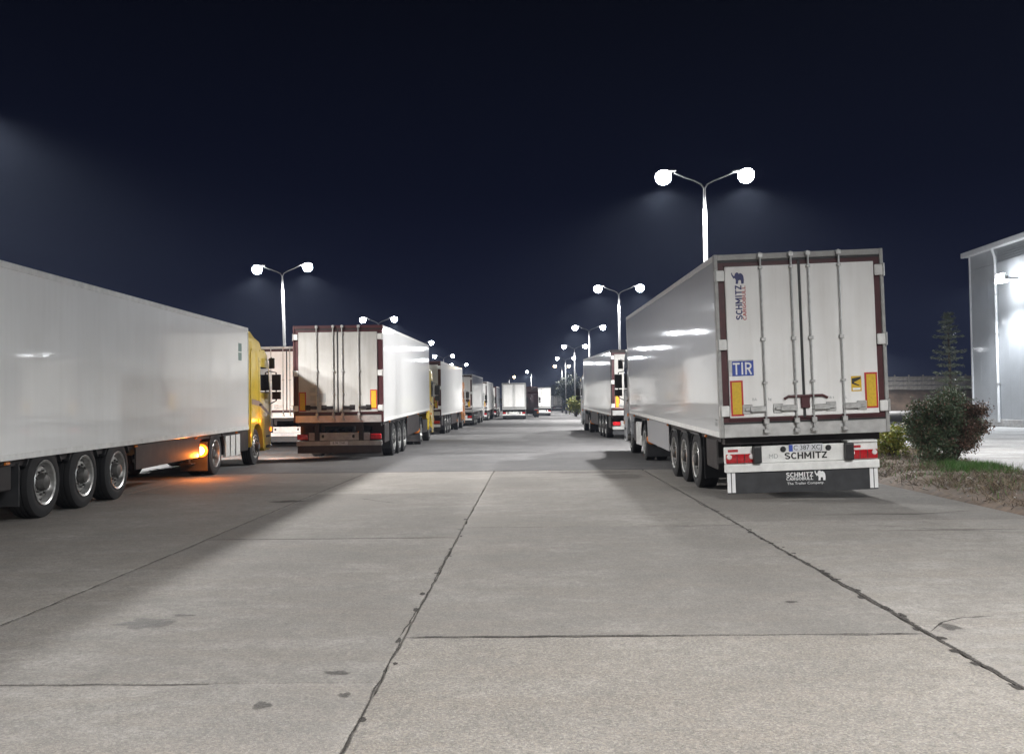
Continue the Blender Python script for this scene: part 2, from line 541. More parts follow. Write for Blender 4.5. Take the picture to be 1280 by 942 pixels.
def slab(x0, x1, y0, y1, amps, seed, mat, gaps):
    """amps / gaps in the order left, right, near, far: roughness and half-width of each joint"""
    x0 += gaps[0]; x1 -= gaps[1]; y0 += gaps[2]; y1 -= gaps[3]
    st = 0.07
    ring = (edge_pts((x0, y0), (x1, y0), st, amps[2], seed, (0, 1)) + edge_pts((x1, y0), (x1, y1), st, amps[1], seed + 20, (-1, 0))
            + edge_pts((x1, y1), (x0, y1), st, amps[3], seed + 40, (0, -1)) + edge_pts((x0, y1), (x0, y0), st, amps[0], seed + 60, (1, 0)))
    cx, cy = (x0 + x1) / 2, (y0 + y1) / 2
    hx, hy = (x1 - x0) / 2, (y1 - y0) / 2
    n = len(ring)
    top = [(cx + (p.x - cx) * (1 - 0.012 / hx), cy + (p.y - cy) * (1 - 0.012 / hy), 0.0) for p in ring]
    mid = [(p.x, p.y, -0.008) for p in ring]
    low = [(p.x, p.y, -0.06) for p in ring]
    mb = MB()
    fs = [tuple(range(n))]
    for i in range(n):
        j = (i + 1) % n
        fs.append((i, j, j + n, i + n)); fs.append((i + n, j + n, j + 2 * n, i + 2 * n))
    mb.add(top + mid + low, fs)
    return obj('concrete_slab', mb, mat, ground)


SEAM = 22.3
COLS = [(-21.8, -18.2), (-18.2, -14.6), (-14.6, -11.0), (-11.0, -7.45), (-7.45, -3.85), (-3.85, -0.87), (-0.87, 2.63), (2.63, 6.55)]
ROWS = {5: [-6, -0.4, 5.35, 11.15, 16.8, SEAM], 6: [-6, 0.6, 6.37, 12.05, 17.7, SEAM], 7: [-6, 0.5, 6.6, 12.4, 17.6, SEAM]}
VG = {-3.85: (0.007, 0.010), -0.87: (0.007, 0.012), 2.63: (0.014, 0.020)}     # joint: half gap, roughness
HG = {(5, 5.35): (0.006, 0.010), (5, 11.15): (0.008, 0.010), (6, 6.37): (0.010, 0.009), (6, 12.05): (0.004, 0.006)}
slabs = {}
for ci, (xa, xb) in enumerate(COLS):
    rows = ROWS.get(ci, [-6, 0.2, 5.9, 11.6, 17.2, SEAM])
    for ri in range(len(rows) - 1):
        ya, yb = rows[ri], rows[ri + 1]
        gl, al = VG.get(xa, (0.003, 0.003)); gr, ar = VG.get(xb, (0.003, 0.003))
        gn, an = HG.get((ci, ya), (0.002, 0.002)); gf, af = HG.get((ci, yb), (0.002, 0.002))
        mat = 'aggregate' if (ci == 6 and yb < 7) else 'concrete'
        slabs[(ci, ri)] = slab(xa, xb, ya, yb, (al, ar, an, af), ci * 11 + ri * 3.7, mat, (gl, gr, gn, gf))


def fade_mesh(name, mb, fade, mat, parent):
    """thin film whose cover thins out towards its rim"""
    me = mb.mesh(name)
    at = me.attributes.new('cover', 'FLOAT', 'POINT')
    at.data.foreach_set('value', fade)
    me.materials.append(M[mat])
    o = bpy.data.objects.new(name, me)
    C.objects.link(o); o.parent = parent
    return o


def film(name, col, rough, scale, top=0.85):
    m, t, b = nodes_of(name)
    b.inputs['Base Color'].default_value = (*col, 1)
    b.inputs['Roughness'].default_value = rough
    a = t.nodes.new('ShaderNodeAttribute'); a.attribute_name = 'cover'
    n = noise_tex(t, scale, 5, 0.65)
    ad = t.nodes.new('ShaderNodeMath'); ad.operation = 'ADD'
    t.links.new(a.outputs['Fac'], ad.inputs[0]); t.links.new(n, ad.inputs[1])
    t.links.new(ramp(t, ad.outputs[0], [(0.62, 0.0), (1.0, top)]), b.inputs['Alpha'])
    return m


M['stain_film'] = film('oil_film', (0.06, 0.057, 0.054), 0.6, 11, 0.5)
M['crack_film'] = film('crack_dirt', (0.030, 0.026, 0.023), 0.95, 26)


def blot(parent, cx, cy, rx, ry, seed, mat='stain_film', name='oil_stain', n=40):
    rings = (0.0, 0.45, 0.75, 1.0, 1.25)
    pts = []; fade = []
    for q, f in enumerate(rings):
        for k in range(n):
            th = 2 * math.pi * k / n
            r_ = 0.8 + 0.45 * mnoise.noise(Vector((math.cos(th) * 1.2, math.sin(th) * 1.2, seed))) + 0.15 * mnoise.noise(Vector((math.cos(th) * 3, math.sin(th) * 3, seed)))
            f_ = max(f, 0.01)
            pts.append((cx + rx * r_ * f_ * math.cos(th), cy + ry * r_ * f_ * math.sin(th), 0.003))
            fade.append((0.62, 0.58, 0.48, 0.25, -0.2)[q])
    fs = [tuple(range(n))] + [(q * n + k, q * n + (k + 1) % n, (q + 1) * n + (k + 1) % n, (q + 1) * n + k) for q in range(len(rings) - 1) for k in range(n)]
    return fade_mesh(name, MB().add(pts, fs), fade, mat, parent)


def crack(parent, pts, w, seed):
    """a thin ragged line of dirt along a joint or crack"""
    P = []
    for i in range(len(pts) - 1):
        a = Vector(pts[i]); b = Vector(pts[i + 1])
        m = max(2, int((b - a).length / 0.06))
        for k in range(m):
            P.append(a.lerp(b, k / m))
    P.append(Vector(pts[-1]))
    L_, R_, K_ = [], [], []
    for i, p in enumerate(P):
        d = (P[min(i + 1, len(P) - 1)] - P[max(i - 1, 0)]).normalized()
        nrm = Vector((-d.y, d.x))
        off = mnoise.noise(Vector((p.x * 5, p.y * 5, seed))) * 0.025
        ww = w * (0.55 + 0.9 * abs(mnoise.noise(Vector((p.x * 8, p.y * 8, seed + 3))))) * min(1, i / 3 + 0.2, (len(P) - 1 - i) / 3 + 0.2)
        c = p + nrm * off * 0.6
        L_.append((c.x + nrm.x * ww * 1.6, c.y + nrm.y * ww * 1.6, 0.0035)); R_.append((c.x - nrm.x * ww * 1.6, c.y - nrm.y * ww * 1.6, 0.0035))
        K_.append((c.x, c.y, 0.0035))
    n = len(P)
    fs = [(i, i + 1, i + 1 + n, i + n) for i in range(n - 1)] + [(i + n, i + 1 + n, i + 1 + 2 * n, i + 2 * n) for i in range(n - 1)]
    return fade_mesh('crack', MB().add(L_ + K_ + R_, fs), [-0.1] * n + [0.62] * n + [-0.1] * n, 'crack_film', parent)


blot(slabs[(5, 2)], -2.83, 6.87, 0.24, 0.22, 1.3)
blot(slabs[(5, 2)], -2.62, 7.1, 0.10, 0.05, 7.3)
M['rub_film'] = film('tyre_rub', (0.09, 0.085, 0.08), 0.85, 6, 0.28)
for (sl, cx_, cy_, rx_, ry_, sd) in (((7, 2), 5.0, 11.4, 1.1, 0.07, 31.1), ((7, 3), 4.9, 13.0, 1.2, 0.09, 33.3), ((6, 4), 1.9, 20.3, 0.6, 0.9, 43.3), ((6, 4), 1.2, 21.6, 1.4, 0.5, 44.3)):
    blot(slabs[sl], cx_, cy_, rx_, ry_, sd, 'rub_film', 'tyre_mark')
crack(slabs[(4, 2)], [(-3.86, 4.5), (-3.84, 9), (-3.86, 14), (-3.85, 21.5)], 0.013, 21.0)
blot(slabs[(5, 1)], -1.02, 5.12, 0.05, 0.06, 3.1)
blot(slabs[(5, 2)], -1.16, 5.53, 0.10, 0.06, 4.4)
blot(slabs[(5, 1)], -1.42, 4.95, 0.06, 0.07, 8.5)
blot(slabs[(4, 3)], -4.0, 15.6, 0.35, 0.22, 2.2)
blot(slabs[(7, 1)], 2.85, 6.55, 0.09, 0.11, 6.1)
blot(slabs[(6, 2)], 2.0, 7.4, 0.08, 0.05, 6.7)
crack(slabs[(6, 2)], [(-0.85, 6.37), (0.4, 6.38), (1.6, 6.36), (2.62, 6.37)], 0.020, 14.0)
crack(slabs[(5, 1)], [(-7.3, 5.36), (-5.6, 5.33), (-3.9, 5.35)], 0.02, 15.0)
crack(slabs[(5, 3)], [(-3.8, 11.15), (-2.6, 11.14), (-0.95, 11.15)], 0.022, 16.0)
crack(slabs[(5, 2)], [(-0.90, 6.4), (-0.86, 7.6), (-0.88, 9.0), (-0.86, 12)], 0.010, 17.0)
crack(slabs[(5, 1)], [(-0.89, 3.0), (-0.86, 4.4), (-0.88, 6.3)], 0.010, 18.0)
crack(slabs[(6, 2)], [(2.62, 4.5), (2.64, 7.6), (2.62, 10.0), (2.63, 14.5), (2.62, 22)], 0.024, 19.0)
for k in range(34):
    yy = 3.6 + k * 0.33 + random.uniform(-0.15, 0.15)
    blot(slabs[(6, 2)], 2.63 + random.choice((-1, 1)) * random.uniform(0.01, 0.05), yy, random.uniform(0.015, 0.05), random.uniform(0.03, 0.10), k * 1.7, 'crack_film', 'chip', 14)
for k in range(13):
    yy = 3.2 + k * 0.8 + random.uniform(-0.2, 0.2)
    blot(slabs[(5, 2)], -0.87 + random.choice((-1, 1)) * random.uniform(0.01, 0.04), yy, random.uniform(0.012, 0.035), random.uniform(0.03, 0.10), k * 2.3, 'crack_film', 'chip', 14)

crack(slabs[(7, 2)], [(2.66, 6.42), (2.85, 6.68), (3.05, 6.82), (3.3, 6.86)], 0.012, 2.0)
crack(slabs[(5, 1)], [(-3.8, 5.30), (-2.9, 5.33), (-1.8, 5.33)], 0.016, 4.0)
crack(slabs[(6, 2)], [(1.75, 12.0), (2.2, 11.98), (2.6, 12.02)], 0.014, 6.0)
crack(slabs[(5, 3)], [(-2.9, 16.0), (-2.5, 15.5), (-2.2, 15.2)], 0.018, 8.0)
crack(slabs[(7, 3)], [(4.4, 13.2), (5.2, 13.0), (6.1, 13.3)], 0.02, 9.0)
crack(slabs[(7, 2)], [(4.2, 11.9), (5.0, 11.4), (5.9, 11.0)], 0.014, 12.0)


def sheet(name, pts, z, mat, th=0.04, parent=None):
    n = len(pts)
    mb = MB().add([(x, y, z) for x, y in pts] + [(x, y, z - th) for x, y in pts],
                  [tuple(range(n))] + [(i, (i + 1) % n, (i + 1) % n + n, i + n) for i in range(n)])
    return tag(obj(name, mb, mat, parent), kind='structure')


seam_edge = [(x, SEAM + 0.04 + 0.05 * mnoise.noise(Vector((x * 1.7, 0, 3))) + 0.02 * mnoise.noise(Vector((x * 9, 0, 3)))) for x in np.arange(-24, 8.6, 0.15)]
sheet('asphalt_road', seam_edge + [(8.6, 27.2), (11.4, 27.2), (30, 27.2), (1400, 27.2), (1400, 2500), (-1400, 2500), (-1400, SEAM), (-24, SEAM)], -0.002, 'asphalt')
crack(ground, [(x, SEAM + 0.05) for x in np.arange(-6, 3.0, 0.8)], 0.05, 33)
# pale apron in front of the warehouse, and the slabs it is cast in
apron = tag(obj('concrete_apron', MB().add([(9.3, -8, -0.03), (26.6, -8, -0.03), (26.6, 70, -0.03), (9.3, 70, -0.03)], [(0, 1, 2, 3)]), 'joint'), kind='structure')
for ix in range(3):
    for iy in range(14):
        xa, ya = 9.4 + ix * 5.7, -8 + iy * 5.5
        obj('apron_slab', MB().box(xa + 0.012, xa + 5.688, ya + 0.012, ya + 5.488, -0.02, 0.006), 'apron', apron, bevel=0.006)


# ------------------------------------------------------------------ street lamps
LAMP_L = bpy.data.lights.new('lamp_light', 'SPOT')
LAMP_L.energy = LAMP_W; LAMP_L.color = LAMP_COL
LAMP_L.spot_size = R(156); LAMP_L.spot_blend = 0.5; LAMP_L.shadow_soft_size = 0.14


def lamp_head_mb():
    mb = MB()
    prof = [(-0.36, 0.05, 0.03), (-0.30, 0.11, 0.06), (-0.1, 0.13, 0.07), (0.15, 0.14, 0.065), (0.26, 0.11, 0.05), (0.31, 0.05, 0.02)]
    n = 10
    vs = []
    for x, w, h in prof:
        for k in range(n):
            th = 2 * math.pi * k / n
            vs.append((x, w * math.cos(th), max(-0.015, h * math.sin(th))))
    fs = [tuple(range(n)), tuple(reversed(range((len(prof) - 1) * n, len(prof) * n)))]
    for i in range(len(prof) - 1):
        for k in range(n):
            fs.append((i * n + k, i * n + (k + 1) % n, (i + 1) * n + (k + 1) % n, (i + 1) * n + k))
    return mb.add(vs, fs)


def glare_globe_mb():
    """round glass refractor hanging below the housing"""
    n, m = 18, 9
    vs = []
    for i in range(m):
        a = math.radians(52 - 141 * i / (m - 1))
        for k in range(n):
            th = 2 * math.pi * k / n
            vs.append((0.08 + (0.26 * math.cos(a) + 1e-4) * math.cos(th), (0.26 * math.cos(a) + 1e-4) * math.sin(th), -0.16 + 0.25 * math.sin(a)))
    fs = [tuple(range(n)), tuple(reversed(range((m - 1) * n, m * n)))]
    for i in range(m - 1):
        for k in range(n):
            fs.append((i * n + k, i * n + (k + 1) % n, (i + 1) * n + (k + 1) % n, (i + 1) * n + k))
    return MB().add(vs, fs)


def street_lamp(x, y, label, group, heads=(-1, 1), h=9.15, tilt=0.0, glow='lamp_glow', span=1.28, light=True, power=1.0):
    root = empty('street_lamp', (x, y, 0), 0, label, 'street lamp', group)
    root.rotation_euler = (0, tilt, 0)
    obj('pole', lambda: MB().tube([(0, 0, 0), (0, 0, 0.9), (0, 0, 0.95), (0, 0, h - 1.25), (0, 0, h - 1.2), (0, 0, h - 0.55)],
                                  [0.14, 0.14, 0.085, 0.070, 0.045, 0.042], 12), 'pole', root, smooth=40, key=('pole', h))
    obj('base_plate', lambda: MB().box(-0.22, 0.22, -0.22, 0.22, 0, 0.03), 'pole', root, key='lamp_base')
    for s in heads:
        obj('arm', lambda: MB().tube([(0, 0, h - 0.58), (s * 0.10, 0, h - 0.42), (s * 0.3, 0, h - 0.31), (s * 0.65, 0, h - 0.18), (s * (span - 0.3), 0, h - 0.03)], 0.026, 8),
            'pole', root, smooth=40, key=('arm', h, s, span))
        hd = obj('lamp_head', lamp_head_mb, 'grey', root, smooth=50, key='lamp_head')
        hd.location = (s * span, 0, h)
        hd.rotation_euler = (0, R(-6) if s > 0 else R(6), 0 if s > 0 else math.pi)
        obj('glare_globe', glare_globe_mb, glow, hd, smooth=60, key='lamp_globe')  # oversized glowing shape, carries lens and glare together
        if light:
            ld = LAMP_L
            if power != 1.0:
                ld = LAMP_L.copy(); ld.energy = LAMP_W * power
                ld.shadow_soft_size = 0.2
                if power > 2: ld.spot_size = R(176)
            lo = bpy.data.objects.new('lamp_light', ld)
            C.objects.link(lo); lo.parent = root
            lo.location = (s * (span + 0.08), 0, h - 0.50)
    return root


RG = 'street lamps along the right lane'
LG = 'street lamps behind the left row of lorries'
street_lamp(5.83, -31, 'lamp post standing well behind the viewer on the right', RG)
street_lamp(5.83, 0.5, 'lamp post beside the viewer, lighting the back of the white trailer', RG, power=0.80)
street_lamp(5.83, 31, 'tall double-armed lamp post rising behind the white trailer with blue plate, largest lamp in view', RG)
street_lamp(5.83, 61, 'double-armed lamp post rising behind the second trailer of the right row', RG)
street_lamp(5.83, 92, 'double-armed lamp post, third along the right row, with both heads lit', RG, power=1.4)
street_lamp(5.83, 122, 'fourth double-armed lamp post along the right row, pole in front of dark trees', RG)
street_lamp(5.83, 153, 'small distant lamp post, fifth along the right row', RG)
street_lamp(6.3, 184, 'tiny farthest lamp post at the end of the right row', RG, glow='lamp_warm')
street_lamp(-12.9, -11.5, 'lamp post behind the viewer beyond the long white trailer', LG, power=0.45)
street_lamp(-12.9, 19.2, 'lamp post beyond the long white trailer on the left, just outside the picture', LG, power=1.7, h=8.3)
street_lamp(-12.9, 50, 'double-armed lamp post between the yellow cab and the dirty white trailer doors', LG, tilt=R(-1.6))
street_lamp(-12.9, 80.5, 'double-armed lamp post behind the roof of the dirty white trailer', LG)
street_lamp(-12.9, 111, 'lamp post showing above the third lorry of the left row', LG)
street_lamp(-12.9, 141.5, 'small lamp post showing above the fourth lorry of the left row', LG)
street_lamp(-12.9, 172, 'tiny lamp post above the far end of the left row', LG)
street_lamp(-5.5, 252, 'single warm lamp post right above the far lorry in the middle', 'distant lamp posts', heads=(1,), glow='lamp_warm')
street_lamp(0.4, 213, 'single white lamp post between the two far lorries seen from behind', 'distant lamp posts', heads=(-1,), span=0.9, power=2.6)


street_lamp(46, 132, 'lamp post in the far yard on the right, hidden behind the white trailer', 'distant lamp posts', power=2.3)

# ------------------------------------------------------------------ lorries
def wheel(root, x, y, side, kind='trailer', r_=0.51, w=0.36):
    """side +1: outer face looks to +x. hub mesh carries tyre and rim"""
    s = side

    def tyre():
        h = w / 2
        prof = [(-h * 0.86, r_ * 0.60), (-h, r_ * 0.70), (-h, r_ * 0.86), (-h * 0.86, r_ * 0.975), (-h * 0.6, r_)]
        for g in (-0.38, 0.0, 0.38):
            prof += [(h * (g - 0.06), r_), (h * (g - 0.05), r_ * 0.972), (h * (g + 0.05), r_ * 0.972), (h * (g + 0.06), r_)]
        prof += [(h * 0.6, r_), (h * 0.86, r_ * 0.975), (h, r_ * 0.86), (h, r_ * 0.70), (h * 0.86, r_ * 0.60)]
        return MB().lathe(prof, 36, close=True)

    def rim():
        h = w / 2 * s
        d = 0.10 if kind == 'trailer' else (0.02 if kind == 'front' else 0.16)
        prof = [(h * 0.2, r_ * 0.60), (h * 0.80, r_ * 0.60), (h * 0.99, r_ * 0.645), (h * 1.02, r_ * 0.63), (h * 0.95, r_ * 0.575),
                (h * 0.62, r_ * 0.545), (h - s * d, r_ * 0.50), (h - s * (d - 0.03), r_ * 0.44), (h - s * (d - 0.035), r_ * 0.30), (h - s * (d + 0.01), r_ * 0.24)]
        mb = MB().lathe(prof, 36)
        return mb

    def hub():
        h = w / 2 * s
        d = 0.10 if kind == 'trailer' else (0.02 if kind == 'front' else 0.16)
        a0 = h - s * (d - 0.03)
        mb = MB().lathe([(a0 - s * 0.05, r_ * 0.25), (a0 + s * 0.03, r_ * 0.25), (a0 + s * 0.09, r_ * 0.2), (a0 + s * 0.11, r_ * 0.08)], 20)
        for k in range(10):
            th = 2 * math.pi * k / 10
            cy, cz = r_ * 0.335 * math.cos(th), r_ * 0.335 * math.sin(th)
            mb.tube([(a0 - s * 0.01, cy, cz), (a0 + s * 0.035, cy, cz)], 0.018, 6)
        for k in range(10):
            th = 2 * math.pi * (k + 0.5) / 10
            cy, cz = r_ * 0.465 * math.cos(th), r_ * 0.465 * math.sin(th)
            mb.tube([(a0 - s * 0.03, cy, cz), (a0 - s * 0.008, cy, cz)], 0.03, 8)
        return mb
    o = obj('wheel', hub, 'hub', root, smooth=40, key=('hub', s, kind, r_, w))
    o.location = (x, y, r_)
    o.rotation_euler = (random.uniform(0, 6.28), 0, 0)
    obj('tyre', tyre, 'rubber', o, smooth=40, key=('tyre', r_, w))
    obj('rim', rim, 'rim', o, smooth=40, key=('rim', s, kind, r_, w))
    return o


def amber_light(parent, pos, energy, direction=None):
    l = bpy.data.lights.new('indicator_light', 'SPOT' if direction else 'POINT')
    if direction:
        l.spot_size = R(110); l.spot_blend = 0.5
    l.energy = energy; l.color = AMBER_COL; l.shadow_soft_size = 0.05
    o = bpy.data.objects.new('indicator_light', l)
    C.objects.link(o); o.parent = parent; o.location = pos
    if direction:
        o.rotation_euler = (R(90), 0, 0)
    return o


def tractor(root, L, cab='white_cab', detail=2, indicators=False, W=2.5, roof=True, top=3.86):
    """two-axle cab-over tractor unit in front of y = L"""
    hw = W / 2
    yr = L + 0.42                       # back of the cab
    fa, da = L + 1.12, L - 2.65         # front and drive axle
    obj('tractor_frame', lambda: MB().box(-0.45, -0.33, da - 1.0, yr + 2.0, 0.72, 0.98).box(0.33, 0.45, da - 1.0, yr + 2.0, 0.72, 0.98)
        .box(-0.9, 0.9, fa - 0.08, fa + 0.08, 0.42, 0.56).box(-0.7, 0.7, da - 0.1, da + 0.1, 0.40, 0.60).box(-0.55, 0.55, da - 0.6, da + 0.5, 0.98, 1.06),
        'chassis', root, key=('tractor_frame', L))
    for s in (-1, 1):
        wheel(root, s * 1.03, fa, s, 'front', 0.5, 0.30)
        wheel(root, s * 1.08, da, s, 'dual', 0.5, 0.28)
        wheel(root, s * 0.76, da, s, 'dual', 0.5, 0.28)
        # mudguard over the drive axle with its flap
        arc = [(da + 0.62 * math.cos(a), 0.5 + 0.60 * math.sin(a)) for a in np.linspace(R(15), R(168), 12)]
        arc2 = [(y, z + 0.03) for y, z in reversed(arc)]
        mg = obj('mudguard', lambda: MB().prism(arc + arc2, 0, s * 0.62, s * 1.24), 'black', root, key=('mg', L, s))
        fl = obj('mudflap', lambda: MB().box(min(s * 0.62, s * 1.24), max(s * 0.62, s * 1.24), da - 0.72, da - 0.70, 0.14, 0.80), 'flap', root, key=('mf', L, s))
        tk = obj('fuel_tank' if s > 0 else 'battery_box', lambda: MB().prism([(min(s * 0.55, s * 1.18), 0.42), (max(s * 0.55, s * 1.18), 0.42), (max(s * 0.55, s * 1.18), 0.98), (min(s * 0.55, s * 1.18), 0.98)], 1, da + 0.78, fa - 0.72),
                 'chassis', root, bevel=0.07, seg=2, smooth=35, key=('tank', L, s))
        if detail > 1:
            for k in range(3):
                y0 = da + 0.84 + k * 0.46
                obj('tank_panel', lambda: MB().box(*sorted((s * 1.12, s * 1.21)), y0, y0 + 0.36, 0.36, 1.02), 'white', tk, bevel=0.03, seg=2, smooth=35, key=('tkp', L, s, k))
        ts = obj('tail_light', lambda: MB().box(*sorted((s * 0.72, s * 1.12)), da - 0.78, da - 0.725, 0.84, 0.97), 'tail_red', root, bevel=0.01, key=('ttl', L, s))
    # cab shell: side outline with the wheel arch cut out
    ax = fa - yr
    arch = [(ax + 0.60 * math.cos(a), 0.52 + 0.60 * math.sin(a)) for a in np.linspace(R(-8), R(182), 12)]
    prof = [(0.0, 0.62), (0.0, 3.05), (0.12, 3.17), (1.45, 3.20), (1.80, 3.06), (2.02, 2.72), (2.19, 1.95), (2.22, 1.2), (2.20, 0.50), (2.10, 0.34), (1.45, 0.34)]
    prof += [p for p in arch if p[0] > 0.0 and p[0] < 1.45]
    shell = obj('cab', lambda: MB().prism([(yr + y, z) for y, z in prof], 0, -hw, hw), cab, root, bevel=0.06, seg=2, smooth=32, key=('cab', L, W))
    if roof:
        rf = [(0.02, 3.16), (0.02, top), (0.25, top + 0.02), (0.7, top - 0.12), (1.25, 3.42), (1.55, 3.18)]
        obj('roof_fairing', lambda: MB().prism([(yr + y, z) for y, z in rf], 0, -hw + 0.09, hw - 0.09), cab, shell, bevel=0.06, seg=2, smooth=32, key=('fair', L, W, top))
    obj('windscreen', lambda: MB().prism([(yr + 2.01, 2.70), (yr + 2.19, 1.93), (yr + 2.215, 1.95), (yr + 2.035, 2.72)], 0, -hw + 0.14, hw - 0.14), 'glass', shell, key=('ws', L, W))
    obj('grille', lambda: MB().box(-0.75, 0.75, yr + 2.20, yr + 2.24, 0.75, 1.65), 'black', shell, key=('gr', L))
    for s in (-1, 1):
        obj('side_window', lambda: MB().prism([(yr + 0.95, 1.98), (yr + 1.98, 1.98), (yr + 1.84, 2.70), (yr + 0.95, 2.70)], 0, s * (hw - 0.02), s * (hw + 0.006)), 'glass', shell, bevel=0.004, key=('sw', L, s, W))
        obj('side_fairing', lambda: MB().prism([(yr - 0.36, 1.0), (yr + 0.05, 1.0), (yr + 0.05, top - 0.36), (yr - 0.3, top - 0.26)], 0, s * (hw - 0.08), s * (hw - 0.03)), cab, shell, key=('sf', L, s, W, top))
        obj('headlight', lambda: MB().box(*sorted((s * 0.78, s * 1.18)), yr + 2.17, yr + 2.22, 0.62, 0.86), 'lens_clear', shell, bevel=0.02, key=('hl', L, s))
        if detail > 0:
            obj('door_handle', lambda: MB().box(*sorted((s * (hw - 0.01), s * (hw + 0.03))), yr + 0.86, yr + 1.08, 1.62, 1.67), 'black', shell, bevel=0.008, key=('dh', L, s, W))
            obj('door_seam', lambda: MB().box(*sorted((s * (hw - 0.01), s * (hw + 0.004))), yr + 0.80, yr + 0.815, 1.15, 2.95)
                .box(*sorted((s * (hw - 0.01), s * (hw + 0.004))), yr + 2.02, yr + 2.035, 1.15, 2.2), 'black', shell, key=('ds', L, s, W))
            obj('step', lambda: MB().box(*sorted((s * (hw - 0.25), s * (hw + 0.012))), yr + 1.60, yr + 2.0, 0.42, 0.50).box(*sorted((s * (hw - 0.2), s * (hw + 0.012))), yr + 1.60, yr + 2.0, 0.72, 0.78), 'black', shell, key=('st', L, s, W))
            obj('side_stripe', lambda: MB().prism([(yr + 0.05, 1.66), (yr + 0.9, 1.60), (yr + 2.0, 1.34), (yr + 2.0, 1.40), (yr + 0.9, 1.74), (yr + 0.05, 1.80)], 0, s * (hw - 0.01), s * (hw + 0.003)), 'stripe', shell, key=('ss', L, s, W))
        # twin mirrors on arms, and the wide-angle mirror over the door
        mx = hw + 0.16
        mr = obj('mirror', lambda: MB().box(*sorted((s * (mx - 0.11), s * (mx + 0.13))), yr + 2.10, yr + 2.22, 2.06, 2.52)
                 .box(*sorted((s * (mx - 0.11), s * (mx + 0.13))), yr + 2.10, yr + 2.22, 1.80, 2.02)
                 .tube([(s * (hw - 0.02), yr + 2.06, 2.62), (s * (mx), yr + 2.16, 2.58), (s * mx, yr + 2.16, 1.76), (s * (hw - 0.02), yr + 2.1, 1.66)], 0.022, 6),
                 'black', shell, bevel=0.025, seg=1, smooth=40, key=('mir', L, s, W))
        if detail > 1:
            obj('kerb_mirror', lambda: MB().box(*sorted((s * (hw + 0.05), s * (hw + 0.20))), yr + 1.75, yr + 1.83, 2.68, 2.98)
                .tube([(s * (hw - 0.05), yr + 1.9, 2.9), (s * (hw + 0.12), yr + 1.8, 3.0)], 0.018, 6), 'black', shell, bevel=0.02, key=('kmir', L, s, W))
        ind = obj('side_indicator', lambda: MB().box(*sorted((s * (hw - 0.01), s * (hw + 0.035))), yr + 0.72, yr + 0.86, 1.15, 1.25), 'amber_glow' if indicators else 'amber_off', shell, bevel=0.012, key=('si', L, s, W, indicators))
        fi = obj('front_indicator', lambda: MB().box(*sorted((s * (hw - 0.10), s * (hw + 0.01))), yr + 2.10, yr + 2.24, 0.88, 1.0), 'amber_glow' if indicators else 'amber_off', shell, bevel=0.012, key=('fi', L, s, W, indicators))
        ri = obj('rear_indicator', lambda: MB().lathe([(0, 0.15), (0.04, 0.15), (0.09, 0.11), (0.11, 0.04)], 18),
                 'amber_glow' if indicators else 'amber_off', root, smooth=40, key=('rind', indicators))
        ri.location = (s * 1.10, da - 0.72, 0.60)
        ri.rotation_euler = (0, 0, R(-90))
        if indicators:
            obj('glare_core', lambda: MB().lathe([(0.06, 0.105), (0.10, 0.095), (0.125, 0.06), (0.13, 0.01)], 16), 'amber_core', ri, smooth=40, key='acore')  # pale cap imitates the overexposed centre of the lit indicator
        if indicators and s > 0:
            amber_light(root, (s * 1.30, da - 1.45, 0.52), 85)
            amber_light(root, (s * (hw + 0.12), yr + 0.79, 1.2), 5)
        if indicators:
            amber_light(root, (s * (hw - 0.05), yr + 2.36, 0.95), 300, True)
            hb = bpy.data.lights.new('headlight_beam', 'SPOT')
            hb.energy = 1300; hb.color = (1.0, 0.93, 0.84); hb.spot_size = R(105); hb.spot_blend = 0.8; hb.shadow_soft_size = 0.08
            ho_ = bpy.data.objects.new('headlight_beam', hb); C.objects.link(ho_); ho_.parent = root
            ho_.location = (s * 0.98, yr + 2.30, 0.74); ho_.rotation_euler = (R(97), 0, 0)
    return shell


